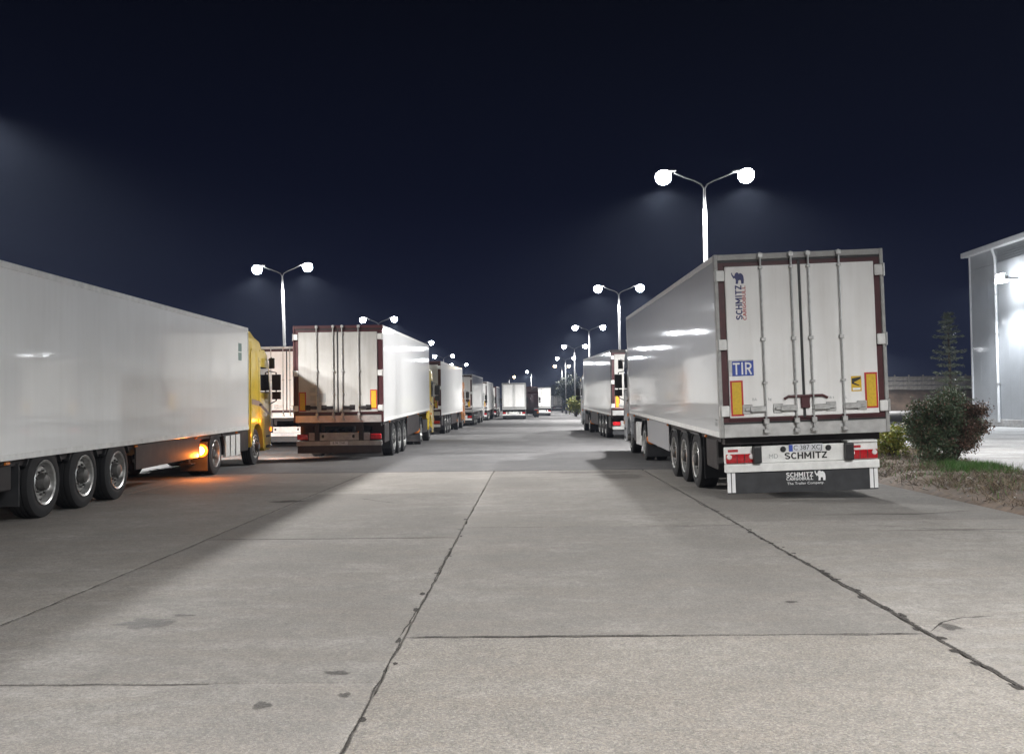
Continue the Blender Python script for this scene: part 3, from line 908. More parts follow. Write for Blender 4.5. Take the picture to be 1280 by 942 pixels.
def trailer(root, W=2.6, L=13.6, zt=3.95, zb=1.04, pitch=0.0, lean=0.0, skin='panel', door='door', frame='maroon', post='grey', detail=2,
            style='white', skirt='chassis', rear=True, bolts=True):
    """box semi-trailer; everything sprung shares one pitch and lean about its rear axle line"""
    hw = W / 2
    S = Matrix.Translation((0, 0, zb)) @ Matrix.Rotation(lean, 4, 'Y') @ Matrix.Rotation(pitch, 4, 'X') @ Matrix.Translation((0, 0, -zb))

    def part(*a, **k):
        o = obj(*a, **k)
        o.matrix_basis = S @ o.matrix_basis
        return o
    kb = (W, L, zt, zb)
    box = part('cargo_box', lambda: MB().box(-hw + 0.012, hw - 0.012, 0.10, L, zb + 0.04, zt - 0.03), skin, root, bevel=0.01, key=('box', *kb))
    for s in (-1, 1):
        obj('bottom_rail', lambda: MB().box(*sorted((s * (hw - 0.05), s * hw)), 0.10, L - 0.004, zb, zb + 0.09), 'white', box, bevel=0.006, key=('brail', s, *kb))
        obj('top_rail', lambda: MB().box(*sorted((s * (hw - 0.06), s * (hw - 0.004))), 0.10, L - 0.004, zt - 0.10, zt), 'white', box, bevel=0.012, key=('trail', s, *kb))
        obj('front_post', lambda: MB().box(*sorted((s * (hw - 0.07), s * (hw - 0.003))), L - 0.07, L + 0.006, zb + 0.13, zt - 0.10), 'alu', box, bevel=0.012, key=('fpost', s, *kb))
    obj('cooling_unit', lambda: MB().box(-0.95, 0.95, L, L + 0.40, zt - 1.75, zt - 0.15), 'white', box, bevel=0.06, seg=2, key=('cool', *kb))
    # rear frame: outer posts and beams, with the coloured inner frame
    fr = part('rear_frame', lambda: MB().box(-hw, -hw + 0.055, 0, 0.12, zb + 0.002, zt).box(hw - 0.055, hw, 0, 0.12, zb + 0.002, zt)
              .box(-hw + 0.055, hw - 0.055, 0.004, 0.12, zt - 0.095, zt - 0.002), post, root, bevel=0.006, key=('rf', *kb, post))
    obj('rear_beam', lambda: MB().box(-hw + 0.055, hw - 0.055, 0.002, 0.13, zb, zb + 0.21), 'alu', fr, bevel=0.008, key=('rb', *kb))
    obj('inner_frame', lambda: MB().box(-hw + 0.056, hw - 0.056, 0.03, 0.10, zb + 0.215, zt - 0.10), frame, fr, key=('inf', *kb))
    for q, (za, zc) in enumerate(((zt - 0.13, zt - 0.096), (zb + 0.211, zb + 0.24))):
        obj('frame_seal', lambda: MB().box(-hw + 0.056, hw - 0.056, 0.018, 0.05, za, zc), 'black', fr, key=('fseal', q, *kb))
    dz0, dz1 = zb + 0.31, zt - 0.20
    obj('centre_seal', lambda: MB().box(-0.0205, 0.0205, -0.006, 0.029, dz0 - 0.03, dz1 + 0.06), 'black', fr, key=('cs', *kb))
    for s in (-1, 1):
        xa, xb = sorted((s * 0.022, s * (hw - 0.16)))
        d = part('door', lambda: MB().box(xa, xb, -0.012, 0.06, dz0, dz1), door, root, bevel=0.008, key=('door', s, *kb))
        for q, (za, zc) in enumerate(((dz0 - 0.035, dz0 - 0.004), (dz1 + 0.004, dz1 + 0.035))):
            obj('door_trim', lambda: MB().box(xa - 0.008, xb + 0.008, 0.0, 0.055, za, zc), frame, d, key=('dtrim', q, s, *kb))
        if detail == 0:
            obj('lock_rod', lambda: MB().box(*sorted((s * 0.13 - 0.015, s * 0.13 + 0.015)), -0.05, -0.02, zb + 0.1, zt - 0.02), 'steel', d, key=('lr0', s, *kb))
            continue
        for bx in (0.135, 0.615):
            x = s * bx
            obj('lock_rod', lambda: MB().tube([(x, -0.047, zb + 0.06), (x, -0.047, zt + 0.005)], 0.017, 8), 'steel', d, smooth=40, key=('lr', x, *kb))
            dm = (dz0 + dz1) / 2
            for q, (wx, ya, yb, za, zc) in enumerate(((0.038, -0.075, -0.01, zt - 0.075, zt - 0.005), (0.032, -0.07, -0.01, zt - 0.26, zt - 0.22), (0.038, -0.072, -0.011, dm, dm + 0.055),
                                                      (0.038, -0.072, -0.011, dz0 + 0.52, dz0 + 0.56), (0.04, -0.075, 0.0, zb + 0.20, zb + 0.285), (0.045, -0.085, 0.0, zb + 0.06, zb + 0.12))):
                if detail > 1 or q in (0, 2, 5):
                    obj('rod_guide', lambda: MB().box(x - wx, x + wx, ya, yb, za, zc), 'steel', d, bevel=0.006, key=('rg', q, x, *kb))
            out = s * (1 if bx < 0.3 else 1)
            x1 = x + out * 0.30
            za = dz0 + 0.13
            hcol = 'steel' if style == 'white' else 'chassis'
            obj('handle', lambda: MB().box(*sorted((x, x1 - out * 0.05)), -0.075, -0.045, za - 0.045, za + 0.045).box(*sorted((x1 - out * 0.06, x1 + out * 0.03)), -0.06, -0.04, za - 0.03, za + 0.03), hcol, d, bevel=0.012, key=('hd', x, hcol, *kb))
            obj('handle_plate', lambda: MB().box(*sorted((x1 - out * 0.10, x1 + out * 0.06)), -0.032, -0.011, za - 0.075, za + 0.075), hcol, d, bevel=0.02, key=('hp', x, hcol, *kb))
        for hz in (zb + 0.42, (zb + zt) / 2 + 0.02, zt - 0.34):
            obj('hinge', lambda: MB().box(*sorted((s * (hw - 0.15), s * (hw + 0.01))), -0.032, 0.002, hz - 0.085, hz + 0.085), 'white', d, bevel=0.012, key=('hg', s, hz, *kb))
            obj('hinge_pin', lambda: MB().tube([(s * (hw - 0.01), -0.035, hz - 0.10), (s * (hw - 0.01), -0.035, hz + 0.10)], 0.016, 8), 'steel', d, smooth=40, key=('hgp', s, hz, *kb))
        # long vehicle marker board
        bx0, bx1 = sorted((s * (hw - 0.175), s * (hw - 0.375)))
        zo = dz0 + 0.03 if s < 0 else dz0 + 0.08
        obj('marker_board', lambda: MB().box(bx0, bx1, -0.020, -0.011, zo, zo + 0.56), 'refl_red', d, key=('mb', s, *kb))
        obj('marker_board_face', lambda: MB().box(bx0 + 0.028, bx1 - 0.028, -0.0225, -0.0205, zo + 0.028, zo + 0.532), 'refl_yellow', d, key=('mbf', s, *kb))
        if style == 'white' and detail > 1:
            if s > 0:
                obj('lock_cover', lambda: MB().box(-0.06, 0.08, -0.055, -0.011, dz0 + 0.12, dz0 + 0.30), 'maroon', d, bevel=0.01, key=('lc', *kb))
                obj('lock_bar', lambda: MB().tube([(-0.32, -0.03, dz0 + 0.27), (-0.25, -0.04, dz0 + 0.31), (0.28, -0.04, dz0 + 0.31), (0.36, -0.03, dz0 + 0.27)], 0.022, 8), 'maroon', d, smooth=40, key=('lb', *kb))
    # underframe
    part('trailer_frame', lambda: MB().box(-0.62, -0.46, 0.25, L - 0.8, zb - 0.28, zb + 0.02).box(0.46, 0.62, 0.25, L - 0.8, zb - 0.28, zb + 0.02)
         .box(-hw + 0.1, hw - 0.1, 0.20, 0.45, zb - 0.12, zb).box(-hw + 0.08, -hw + 0.16, 0.4, L - 0.4, zb - 0.09, zb).box(hw - 0.16, hw - 0.08, 0.4, L - 0.4, zb - 0.09, zb)
         .box(-hw + 0.1, hw - 0.1, 1.2, 1.28, zb - 0.1, zb).box(-hw + 0.1, hw - 0.1, 5.9, 5.98, zb - 0.1, zb).box(-hw + 0.1, hw - 0.1, 9.5, 9.58, zb - 0.1, zb), 'chassis', root, key=('tf', *kb))
    for k, ay in enumerate((2.45, 3.76, 5.07)):
        obj('axle', lambda: MB().tube([(-0.95, ay, 0.51), (0.95, ay, 0.51)], 0.075, 10).box(-0.60, -0.46, ay - 0.35, ay + 0.1, 0.55, 0.80).box(0.46, 0.60, ay - 0.35, ay + 0.1, 0.55, 0.80), 'chassis', root, key=('ax', ay))
        for s in (-1, 1):
            wheel(root, s * (hw - 0.20), ay, s)
            arc = [(ay + 0.60 * math.cos(a), 0.51 + 0.57 * math.sin(a)) for a in np.linspace(R(28), R(152), 9)]
            arc2 = [(y, z + 0.025) for y, z in reversed(arc)]
            if zb > 1.0:
                arc = [(y, min(z, zb - 0.05)) for y, z in arc]; arc2 = [(y, min(z, zb - 0.02)) for y, z in arc2]
            obj('mudguard', lambda: MB().prism(arc + arc2, 0, s * (hw - 0.40), s * (hw - 0.03)), 'black', root, key=('tmg', s, ay, *kb))
    for s in (-1, 1):
        # side guard between landing legs and axles
        part('side_guard', lambda: MB().box(*sorted((s * (hw - 0.06), s * (hw - 0.03))), 5.9, 9.6, 0.40, zb - 0.02), skirt, root, bevel=0.01, key=('sg', s, skirt, *kb))
        part('landing_leg', lambda: MB().box(*sorted((s * 0.78, s * 0.92)), 9.9, 10.04, 0.25, zb).box(*sorted((s * 0.70, s * 1.0)), 9.82, 10.12, 0.22, 0.25), 'chassis', root, key=('ll', s, *kb))
        part('rear_mudflap', lambda: MB().box(*sorted((s * (hw - 0.42), s * (hw - 0.04))), 1.72, 1.74, 0.22, zb - 0.05), 'flap', root, key=('rmf', s, *kb))
        part('tool_box', lambda: MB().box(*sorted((s * (hw - 0.45), s * (hw - 0.05))), 0.62, 1.55, 0.46, zb - 0.06), 'chassis', root, bevel=0.02, key=('tb', s, *kb))
        if detail > 0:
            for my in (1.3, 5.8, 9.2, 12.4):
                part('side_marker', lambda: MB().box(*sorted((s * (hw - 0.03), s * (hw + 0.006))), my, my + 0.11, zb - 0.055, zb - 0.015), 'amber_off', root, bevel=0.006, key=('sm', s, my, *kb))
    return box, S


def rear_plain(root, S, W, zb, plate=None, detail=1, flap='flap', bar='white'):
    """simple rear underrun beam with lamps, plate and a narrow flap"""
    hw = W / 2
    b = obj('bumper', lambda: MB().box(-hw + 0.06, hw - 0.06, 0.06, 0.16, 0.42, 0.56), bar, root, bevel=0.02, seg=2, key=('pb', W, bar))
    b.matrix_basis = S @ b.matrix_basis
    obj('light_panel', lambda: MB().box(-hw + 0.42, hw - 0.42, 0.10, 0.15, 0.57, 0.80), bar, b, bevel=0.008, key=('plp', W, bar))
    for s in (-1, 1):
        obj('bracket', lambda: MB().box(*sorted((s * 0.58, s * 0.72)), 0.07, 0.30, 0.57, zb), 'chassis', b, key=('pbr', s, zb))
        obj('tail_light', lambda: MB().box(*sorted((s * (hw - 0.40), s * (hw - 0.08))), 0.08, 0.16, 0.60, 0.76), 'tail_red', b, bevel=0.012, key=('ptl', s, W))
        obj('buffer', lambda: MB().lathe([(0, 0.05), (-0.05, 0.05), (-0.07, 0.035)], 12, axis='X'), 'black', b, key='buf', loc=(s * 0.45, 0.12, 0.69))
    obj('number_plate', lambda: MB().box(-0.26, 0.26, 0.048, 0.059, 0.44, 0.55), 'plate', b, key='pnp')
    if detail > 1:
        tag(text('plate_lettering', plate or 'TR 27 KLM', 'ink_black', b, (0, 0.046, 0.495), 0.09), kind='stuff')
    f = obj('rear_flap', lambda: MB().box(-hw + 0.08, hw - 0.08, 0.13, 0.15, 0.20, 0.42), flap, root, key=('prf', W, flap))
    f.matrix_basis = S @ f.matrix_basis
    return b


LORRY_L = 'lorries in the left row'
LORRY_R = 'lorries in the right row'

# --- R1: the white trailer at the front of the right row
W1 = 2.66
r1 = empty('semi_truck', (4.34, 15.0, 0), 0, 'white box trailer with maroon door frame and a blue plate, nearest on the right', 'lorry', LORRY_R)
ZT, ZB = 3.92, 1.02
box1, S1 = trailer(r1, W=W1, zt=ZT, zb=ZB, pitch=R(1.15), lean=R(-1.5), skin='panel_grey', skirt='skirt')
tractor(r1, 13.6, 'grey_cab')
doors1 = [o for o in r1.children if o.name.split('.')[0] == 'door']
dl = [o for o in doors1 if o.data.vertices[0].co.x < 0][0]
dr = [o for o in doors1 if o is not dl][0]
# maker's mark on the left leaf, reading upward
block_text('SCHMITZ', 'ink_navy', dl, (-W1 / 2 + 0.365, -0.0135, 3.15), 0.10, 0.54, R(90), 0.19)
block_text('CARGOBULL', 'ink_red', dl, (-W1 / 2 + 0.45, -0.0135, 3.14), 0.052, 0.54, R(90), 0.17)
emblem('ink_navy', dl, -W1 / 2 + 0.36, -0.0135, 3.535, 0.20)
# TIR plate
obj('transit_plate', MB().box(-W1 / 2 + 0.165, -W1 / 2 + 0.555, -0.020, -0.011, 1.99, 2.24), 'sign_blue', dl, bevel=0.003)
obj('plate_holder', MB().box(-W1 / 2 + 0.165, -W1 / 2 + 0.545, -0.0235, -0.0205, 2.225, 2.245).box(-W1 / 2 + 0.165, -W1 / 2 + 0.215, -0.024, -0.0205, 1.99, 2.225), 'steel', dl)
block_text('TIR', 'ink_white', dl, (-W1 / 2 + 0.378, -0.0215, 2.108), 0.185, 0.29, 0, 0.15)
# hazard sticker on the right leaf
obj('sticker', MB().box(W1 / 2 - 0.585, W1 / 2 - 0.425, -0.016, -0.0115, 1.68, 1.92), 'refl_yellow', dr)
obj('sticker_print', MB().prism([(W1 / 2 - 0.575, 1.885), (W1 / 2 - 0.435, 1.905), (W1 / 2 - 0.435, 1.875), (W1 / 2 - 0.545, 1.82), (W1 / 2 - 0.44, 1.765), (W1 / 2 - 0.47, 1.765), (W1 / 2 - 0.575, 1.80)], 1, -0.0185, -0.0165), 'ink_black', dr)
obj('sticker_print', MB().box(W1 / 2 - 0.565, W1 / 2 - 0.445, -0.0185, -0.0165, 1.70, 1.735), 'ink_white', dr)
for x, z, s_ in ((-0.78, 1.61, 'BA'), (-0.54, 1.61, 'kg'), (0.42, 1.60, '36 t'), (0.66, 1.59, 'L')):
    text('lettering', s_, 'ink_grey', dl if x < 0 else dr, (x, -0.0135, z), 0.06)
for dx in (0.30, 0.36, 0.42):
    obj('type_mark', MB().box(-W1 / 2 + 0.008, -W1 / 2 + 0.0135, dx, dx + 0.045, 1.20, 1.26).box(-W1 / 2 + 0.008, -W1 / 2 + 0.0135, dx, dx + 0.03, 1.28, 1.31), 'ink_grey', box1)
# rear light carrier
bp = obj('bumper', MB().box(-W1 / 2 + 0.05, W1 / 2 - 0.19, -0.01, 0.10, 0.47, 0.60), 'white', r1, bevel=0.018, seg=2)
bp.matrix_basis = S1 @ bp.matrix_basis
obj('light_panel', MB().box(-W1 / 2 + 0.05, W1 / 2 - 0.20, 0.03, 0.09, 0.602, 0.87), 'white', bp, bevel=0.01)
obj('tail_cover', MB().box(W1 / 2 - 0.68, W1 / 2 - 0.21, 0.0, 0.3, 0.872, 0.91), 'white', bp, bevel=0.01)
for s in (-1, 1):
    cx = s * (W1 / 2 - 0.365) - 0.07
    tl = obj('tail_light', MB().box(cx - 0.225, cx + 0.225, 0.0, 0.035, 0.615, 0.76), 'tail_red', bp, bevel=0.02, seg=2, smooth=40)
    for q in (-1, 1):
        obj('reverse_lens', MB().tube([(cx + q * 0.175, 0.004, 0.715), (cx + q * 0.175, -0.014, 0.715)], [0.045, 0.036], 14), 'lens_clear', bp, smooth=40)
    obj('light_divider', MB().box(cx - 0.06, cx - 0.05, -0.006, 0.0, 0.62, 0.755).box(cx + 0.06, cx + 0.07, -0.006, 0.0, 0.62, 0.755), 'black', bp)
    obj('buffer', MB().box(s * 0.72 - 0.125, s * 0.72 + 0.005, -0.09, 0.03, 0.61, 0.88), 'black', bp, bevel=0.025, seg=2)
    gm = obj('grommet', MB().lathe([(0, 0.045), (-0.02, 0.045), (-0.03, 0.03)], 12, axis='X'), 'black', bp)
    gm.rotation_euler = (0, 0, R(90)); gm.location = (s * 0.355, 0.03, 0.81)
    obj('stencil', MB().box(cx - 0.19, cx - 0.03, 0.027, 0.0295, 0.79, 0.83), 'ink_red', bp)
obj('number_plate', MB().box(-0.27, 0.27, 0.015, 0.029, 0.765, 0.88), 'plate', bp, bevel=0.004)
obj('plate_band', MB().box(-0.266, -0.205, 0.0125, 0.0145, 0.77, 0.876), 'sign_blue', bp)
tag(text('plate_lettering', 'C 387 XCJ', 'ink_black', bp, (0.03, 0.0125, 0.823), 0.105, width=0.44), kind='stuff')
block_text('SCHMITZ', 'ink_black', bp, (0.0, 0.0275, 0.70), 0.10, 0.66, 0, 0.19)
text('lettering', 'MD', 'ink_grey', bp, (-0.51, 0.0275, 0.70), 0.10)
fp = obj('rear_flap', MB().box(-W1 / 2 + 0.08, W1 / 2 - 0.21, 0.03, 0.055, 0.13, 0.468), 'flap', r1, bevel=0.004)
fp.matrix_basis = S1 @ fp.matrix_basis
for xa in (-W1 / 2 + 0.08, -W1 / 2 + 0.15, W1 / 2 - 0.34, W1 / 2 - 0.27):
    obj('flap_strip', MB().box(xa, xa + 0.055, 0.022, 0.032, 0.15, 0.466), 'ink_white', fp)
block_text('SCHMITZ', 'ink_white', fp, (-0.11, 0.0275, 0.40), 0.07, 0.42, 0, 0.18)
block_text('CARGOBULL', 'ink_white', fp, (-0.11, 0.0275, 0.335), 0.045, 0.42, 0, 0.17)
text('lettering', 'The Trailer Company.', 'ink_white', fp, (-0.02, 0.0275, 0.262), 0.055, width=0.58)
emblem('ink_white', fp, 0.21, 0.0275, 0.375, 0.17)

# --- R2
r2 = empty('semi_truck', (4.83, 41.2, 0), R(1.8), 'grey-white box trailer standing behind the nearest right-hand trailer, with dark mirrors beyond', 'lorry', LORRY_R)
b_, S_ = trailer(r2, W=2.6, zt=3.9, pitch=R(1.0), skin='panel_grey', door='door_dirty', detail=1, post='chassis')
rear_plain(r2, S_, 2.6, 1.04, None, 1, 'flap', 'grey')
tractor(r2, 13.6, 'grey_cab', 1)

# --- L1: long white side and yellow cab
l1 = empty('semi_truck', (-8.26, 11.15, 0), R(1.9), 'long white box trailer with a yellow cab and lit amber indicators, nearest on the left', 'lorry', LORRY_L)
b_, S_ = trailer(l1, W=2.6, zt=3.55, zb=0.87, pitch=R(0.5), skin='panel')
rear_plain(l1, S_, 2.6, 0.87)
obj('decal', MB().box(1.284, 1.2915, 12.65, 12.95, 2.66, 2.86).box(1.284, 1.2915, 12.65, 12.95, 2.89, 3.10), 'decal', b_)
tractor(l1, 13.6, 'yellow_cab', 2, indicators=True, top=3.62)

# --- L2: dirty doors
l2 = empty('semi_truck', (-5.62, 27.6, 0), R(0.35), 'white trailer with dirty cream doors and maroon frame standing next to the yellow cab', 'lorry', LORRY_L)
b_, S_ = trailer(l2, W=2.64, zt=3.95, zb=1.10, pitch=R(1.1), skin='panel', door='door_dirty', style='dirty', post='maroon')
rear_plain(l2, S_, 2.64, 1.10, 'B 94 TNK', 2, 'flap', 'grey')
dl2 = [o for o in l2.children if o.name.split('.')[0] == 'door' and o.data.vertices[0].co.x < 0][0]
for z in (1.52, 1.75, 1.98):
    obj('placard', MB().box(-0.82, -0.66, -0.016, -0.0115, z, z + 0.15), 'ink_grey', dl2)
obj('placard', MB().box(-0.56, -0.36, -0.016, -0.0115, 1.70, 1.96), 'ink_grey', dl2)
tractor(l2, 13.6, 'yellow_cab', 1)

# --- L1b: pale trailer between the yellow cab and L2
lb = empty('semi_truck', (-9.62, 37.2, 0), R(0.5), 'white trailer seen between yellow cab and dirty doors, glowing orange near the ground', 'lorry', LORRY_L)
b_, S_ = trailer(lb, W=2.6, zt=3.98, zb=1.15, skin='panel', door='door', post='alu', detail=1)
rear_plain(lb, S_, 2.6, 1.15, None, 1)
tractor(lb, 13.6, 'white_cab', 1)

# --- the rest of the left row
for (x, y, rz, lab, skin, door, cab, d, post) in (
        (-6.06, 50.5, -0.8, 'third white box lorry of the left row, next to the small yellow cab', 'panel', 'door_grey', 'orange_cab', 1, 'maroon'),
        (-5.70, 72.3, -0.6, 'fourth white box lorry of the left row, with narrow grey doors showing', 'panel_grey', 'door_grey', 'white_cab', 1, 'grey'),
        (-5.60, 95.0, -0.4, 'fifth box lorry of the left row, a narrow white side', 'panel', 'door', 'white_cab', 1, 'grey'),
        (-5.55, 120.0, 0.0, 'sixth and farthest box lorry of the left row, beside the lorry seen from behind', 'panel_grey', 'door_grey', 'white_cab', 0, 'maroon')):
    t_ = empty('semi_truck', (x, y, 0), R(rz), lab, 'lorry', LORRY_L)
    b_, S_ = trailer(t_, W=2.6, zt=3.95, pitch=R(0.5), skin=skin, door=door, detail=d, style='dirty', post=post)
    rear_plain(t_, S_, 2.6, 1.04, None, 1)
    tractor(t_, 13.6, cab, d)
# --- lorries far down the lane, seen from behind
for (x, y, rz, lab, skin, door, cab, zt) in (
        (-1.75, 103, 0.0, 'distant white lorry seen from behind in the middle of the lane, larger of two', 'panel', 'door', 'white_cab', 3.95),
        (1.62, 131, 0.0, 'smaller distant white lorry seen from behind, right of the middle', 'panel', 'door', 'red_cab', 3.9),
        (7.5, 255, 4.0, 'tiny pinkish lorry beside the dark trees at the far end', 'panel_grey', 'door_grey', 'red_cab', 3.9)):
    t_ = empty('semi_truck', (x, y, 0), R(rz), lab, 'lorry', 'distant lorries seen from behind')
    b_, S_ = trailer(t_, W=2.6, zt=zt, skin=skin, door=door, detail=0, style='dirty', post='alu', frame='alu' if y < 200 else 'maroon')
    rear_plain(t_, S_, 2.6, 1.04, None, 1)
    tractor(t_, 13.6, cab, 0)
t_ = empty('tractor_unit', (-0.15, 117, 0), 0, 'dark red cab without trailer between the two distant lorries', 'lorry')
tractor(t_, 2.9, 'red_cab', 0)


# ------------------------------------------------------------------ warehouse on the right
wh = empty('warehouse', (26.4, 56.8, 0), 0, 'grey clad warehouse with pale eaves and a floodlight at the right edge', 'building')
Y0 = -66.0
obj('plinth', MB().box(-0.06, 24, Y0, 0.05, 0, 0.42), 'apron', wh, bevel=0.02)
obj('wall', MB().box(0.09, 23.9, Y0 + 0.1, -0.1, 0.40, 10.05), 'clad', wh)
y = 0.0
k = 0
while y > Y0 + 3.4:
    w_ = 3.25 if k else 3.3
    # flat-faced cladding panels with an open joint between
    def ribbed():
        pr = [(0.08, -0.02), (0.08, -w_ + 0.02)]
        ny = 3
        st_ = (w_ - 0.04) / ny
        for q in range(ny):
            a = -w_ + 0.02 + q * st_
            pr += [(0.006, a), (0.006, a + st_ * 0.94), (0.0, a + st_ * 0.955), (0.0, a + st_ * 0.985)]
        pr += [(0.006, -0.02)]
        return MB().prism(pr, 2, 0.43, 9.2)
    obj('wall_panel', ribbed, 'clad', wh, key=('wp', w_), loc=(0, y, 0))
    lv = MB()
    for q in range(6):
        z = 9.23 + q * 0.135
        lv.prism([(0.0, z), (0.06, z + 0.10), (0.08, z + 0.10), (0.02, z)], 1, -w_ + 0.02, -0.02)
    if k:
        for q in range(6):
            z = 9.23 + q * 0.135
            obj('louvre', lambda: MB().prism([(-0.02, 0), (0.05, 0.115), (0.075, 0.115), (0.005, 0)], 1, -w_ + 0.02, -0.02), 'clad', wh, key=('lv', w_), loc=(0, y, z))
    else:
        obj('wall_panel', MB().box(0.0, 0.08, -w_ + 0.02, -0.02, 9.22, 10.03), 'clad', wh, bevel=0.012, loc=(0, y, 0))
    y -= w_
    k += 1
obj('end_wall', MB().prism([(0.0, 0.43), (23.9, 0.43), (23.9, 10.0), (11.95, 11.8), (0.0, 10.0)], 1, -0.09, 0.0), 'clad', wh)
obj('corner_trim', MB().box(-0.03, 0.12, -0.14, 0.03, 0.43, 10.02), 'trim', wh, bevel=0.01)
rf = obj('roof', MB().prism([(-0.2, 10.10), (11.95, 11.95), (24.4, 10.10), (24.4, 10.22), (11.95, 12.07), (-0.2, 10.22)], 1, Y0 - 0.4, 0.35), 'roofing', wh)
obj('gutter', MB().prism([(-0.34, 10.02), (-0.14, 10.02), (-0.14, 10.32), (-0.34, 10.32)], 1, Y0 - 0.4, 0.38), 'trim', rf, bevel=0.02)
obj('soffit', MB().box(-0.14, 0.05, Y0, 0.3, 10.03, 10.07), 'trim', rf)
obj('downpipe', MB().tube([(-0.24, -3.3, 10.03), (-0.24, -3.3, 9.9), (-0.12, -3.3, 9.55), (-0.10, -3.3, 9.3), (-0.10, -3.3, 0.25)], 0.075, 10), 'trim', wh, smooth=40)
for z in (2.4, 5.2, 7.4):
    obj('pipe_clip', MB().box(-0.19, 0.0, -3.4, -3.2, z, z + 0.05), 'steel', wh)
for p_y in (-5.6, -25.0, -45.0):
    fl = obj('floodlight', MB().box(-0.95, -0.65, p_y - 0.24, p_y + 0.24, 7.95, 8.17).tube([(0.0, p_y, 8.05), (-0.75, p_y, 8.10)], 0.04, 8), 'black', wh, bevel=0.02)
    obj('flood_lens', MB().prism([(-1.00, 7.80), (-0.92, 8.24), (-0.99, 8.28), (-1.10, 7.80)], 1, p_y - 0.36, p_y + 0.36)
        .prism([(-0.99, 7.945), (-0.66, 7.945), (-0.68, 7.83), (-0.99, 7.83)], 1, p_y - 0.22, p_y + 0.22), 'flood_glow', fl)
    lt = bpy.data.lights.new('flood_light', 'SPOT')
    lt.energy = FLOOD_W; lt.color = FLOOD_COL; lt.spot_size = R(142); lt.spot_blend = 0.6; lt.shadow_soft_size = 0.15
    lo = bpy.data.objects.new('flood_light', lt)
    C.objects.link(lo); lo.parent = wh
    lo.location = (-1.25, p_y, 7.7)
    lo.rotation_euler = (0, R(25), 0)

# ------------------------------------------------------------------ planting
def quads(name, P, A, B, mat, parent=None, bend=None):
    """one mesh of many leaf-sized quads: centres P, half axes A and B"""
    n = len(P)
    V = np.empty((n, 4, 3))
    V[:, 0] = P - A; V[:, 1] = P + B; V[:, 2] = P + A; V[:, 3] = P - B
    me = bpy.data.meshes.new(name)
    me.from_pydata(V.reshape(-1, 3).tolist(), [], np.arange(4 * n).reshape(n, 4).tolist())
    me.materials.append(M[mat])
    o = bpy.data.objects.new(name, me)
    C.objects.link(o)
    if parent is not None: o.parent = parent
    return o


def rand_dirs(n):
    d = rng.normal(size=(n, 3))
    return d / np.linalg.norm(d, axis=1)[:, None]


def leaves(name, P, size, mat, parent, up=0.0):
    n = len(P)
    a = rand_dirs(n); a[:, 2] += up
    a /= np.linalg.norm(a, axis=1)[:, None]
    b = np.cross(a, rand_dirs(n)); b /= np.linalg.norm(b, axis=1)[:, None] + 1e-9
    s = size * rng.uniform(0.6, 1.3, (n, 1))
    return quads(name, P, a * s, b * s * 0.5, mat, parent)


def clumps(n_clumps, per, centre, radii, clump_r, shell=0.55, squash=0.8):
    """leaf centres gathered in clumps lying mostly near the crown's surface"""
    d = rand_dirs(n_clumps)
    r_ = rng.uniform(shell, 1.0, (n_clumps, 1))
    cc = np.array(centre) + d * r_ * np.array(radii)
    P = np.repeat(cc, per, axis=0) + rng.normal(size=(n_clumps * per, 3)) * clump_r * np.array([1, 1, squash])
    return P, cc


def shrub(x, y, name, label, cat, h, radii, mat, n_clumps, per, leaf, clump_r, stem='bark', group=None, z0=0.12, shell=0.35):
    root = empty(name, (x, y, 0), 0, label, cat, group)
    P, cc = clumps(n_clumps, per, (0, 0, h * 0.54), radii, clump_r, shell)
    P = P[P[:, 2] > z0]
    leaves('foliage', P, leaf, mat, root)
    st = MB()
    for c in cc[:: max(1, n_clumps // 26)]:
        c = Vector(c)
        st.tube([(c.x * 0.06, c.y * 0.06, 0.0), (c.x * 0.45, c.y * 0.45, c.z * 0.45), tuple(c)], [0.03, 0.018, 0.006], 5)
    obj('stems', st, stem, root)
    return root


M['bush_red'] = leafy('reddish_bush_leaves', [(0.0, (0.055, 0.05, 0.032)), (0.5, (0.13, 0.09, 0.06)), (1.0, (0.30, 0.16, 0.12))])
bush = empty('bush', (9.0, 20.6, 0), 0, 'rounded dark green bush with reddish leaves on the dry verge by the apron', 'bush')
bush.scale = (1.0, 1.0, 1.12)
st = MB()
for (mt, lobes) in (('bush', ((-0.42, 0.0, 0.72, 0.42, 32), (-0.12, -0.15, 1.12, 0.45, 36), (-0.52, 0.1, 1.06, 0.30, 16), (-0.30, -0.2, 0.38, 0.40, 24), (0.18, 0.1, 0.75, 0.48, 30), (0.14, 0.1, 1.36, 0.28, 14), (0.50, 0.1, 0.85, 0.30, 14))),
                    ('bush_red', ((0.48, -0.05, 1.20, 0.32, 13), (0.64, 0.05, 0.98, 0.26, 8), (0.38, -0.28, 0.75, 0.34, 9), (0.15, -0.38, 0.48, 0.30, 6)))):
    PP = []
    for (lx, ly, lz, lr, k) in lobes:
        P_, cc_ = clumps(k, 150, (lx, ly, lz), (lr, lr, lr * 0.9), 0.075, 0.5)
        PP.append(P_)
        for c in cc_[::2]:
            st.tube([(lx * 0.08, ly * 0.08, 0.0), (lx * 0.6, ly * 0.6, lz * 0.55), tuple(c)], [0.026, 0.014, 0.005], 5)
    PP = np.concatenate(PP)
    leaves('foliage', PP[PP[:, 2] > 0.1], 0.027, mt, bush)
tag(obj('stems', st, 'bark', bush), kind='stuff')
shrub(8.85, 23.4, 'shrub', 'small yellow-green shrub between the white trailer and dark bush', 'bush', 1.0, (0.5, 0.4, 0.42), 'shrub', 60, 30, 0.045, 0.11)


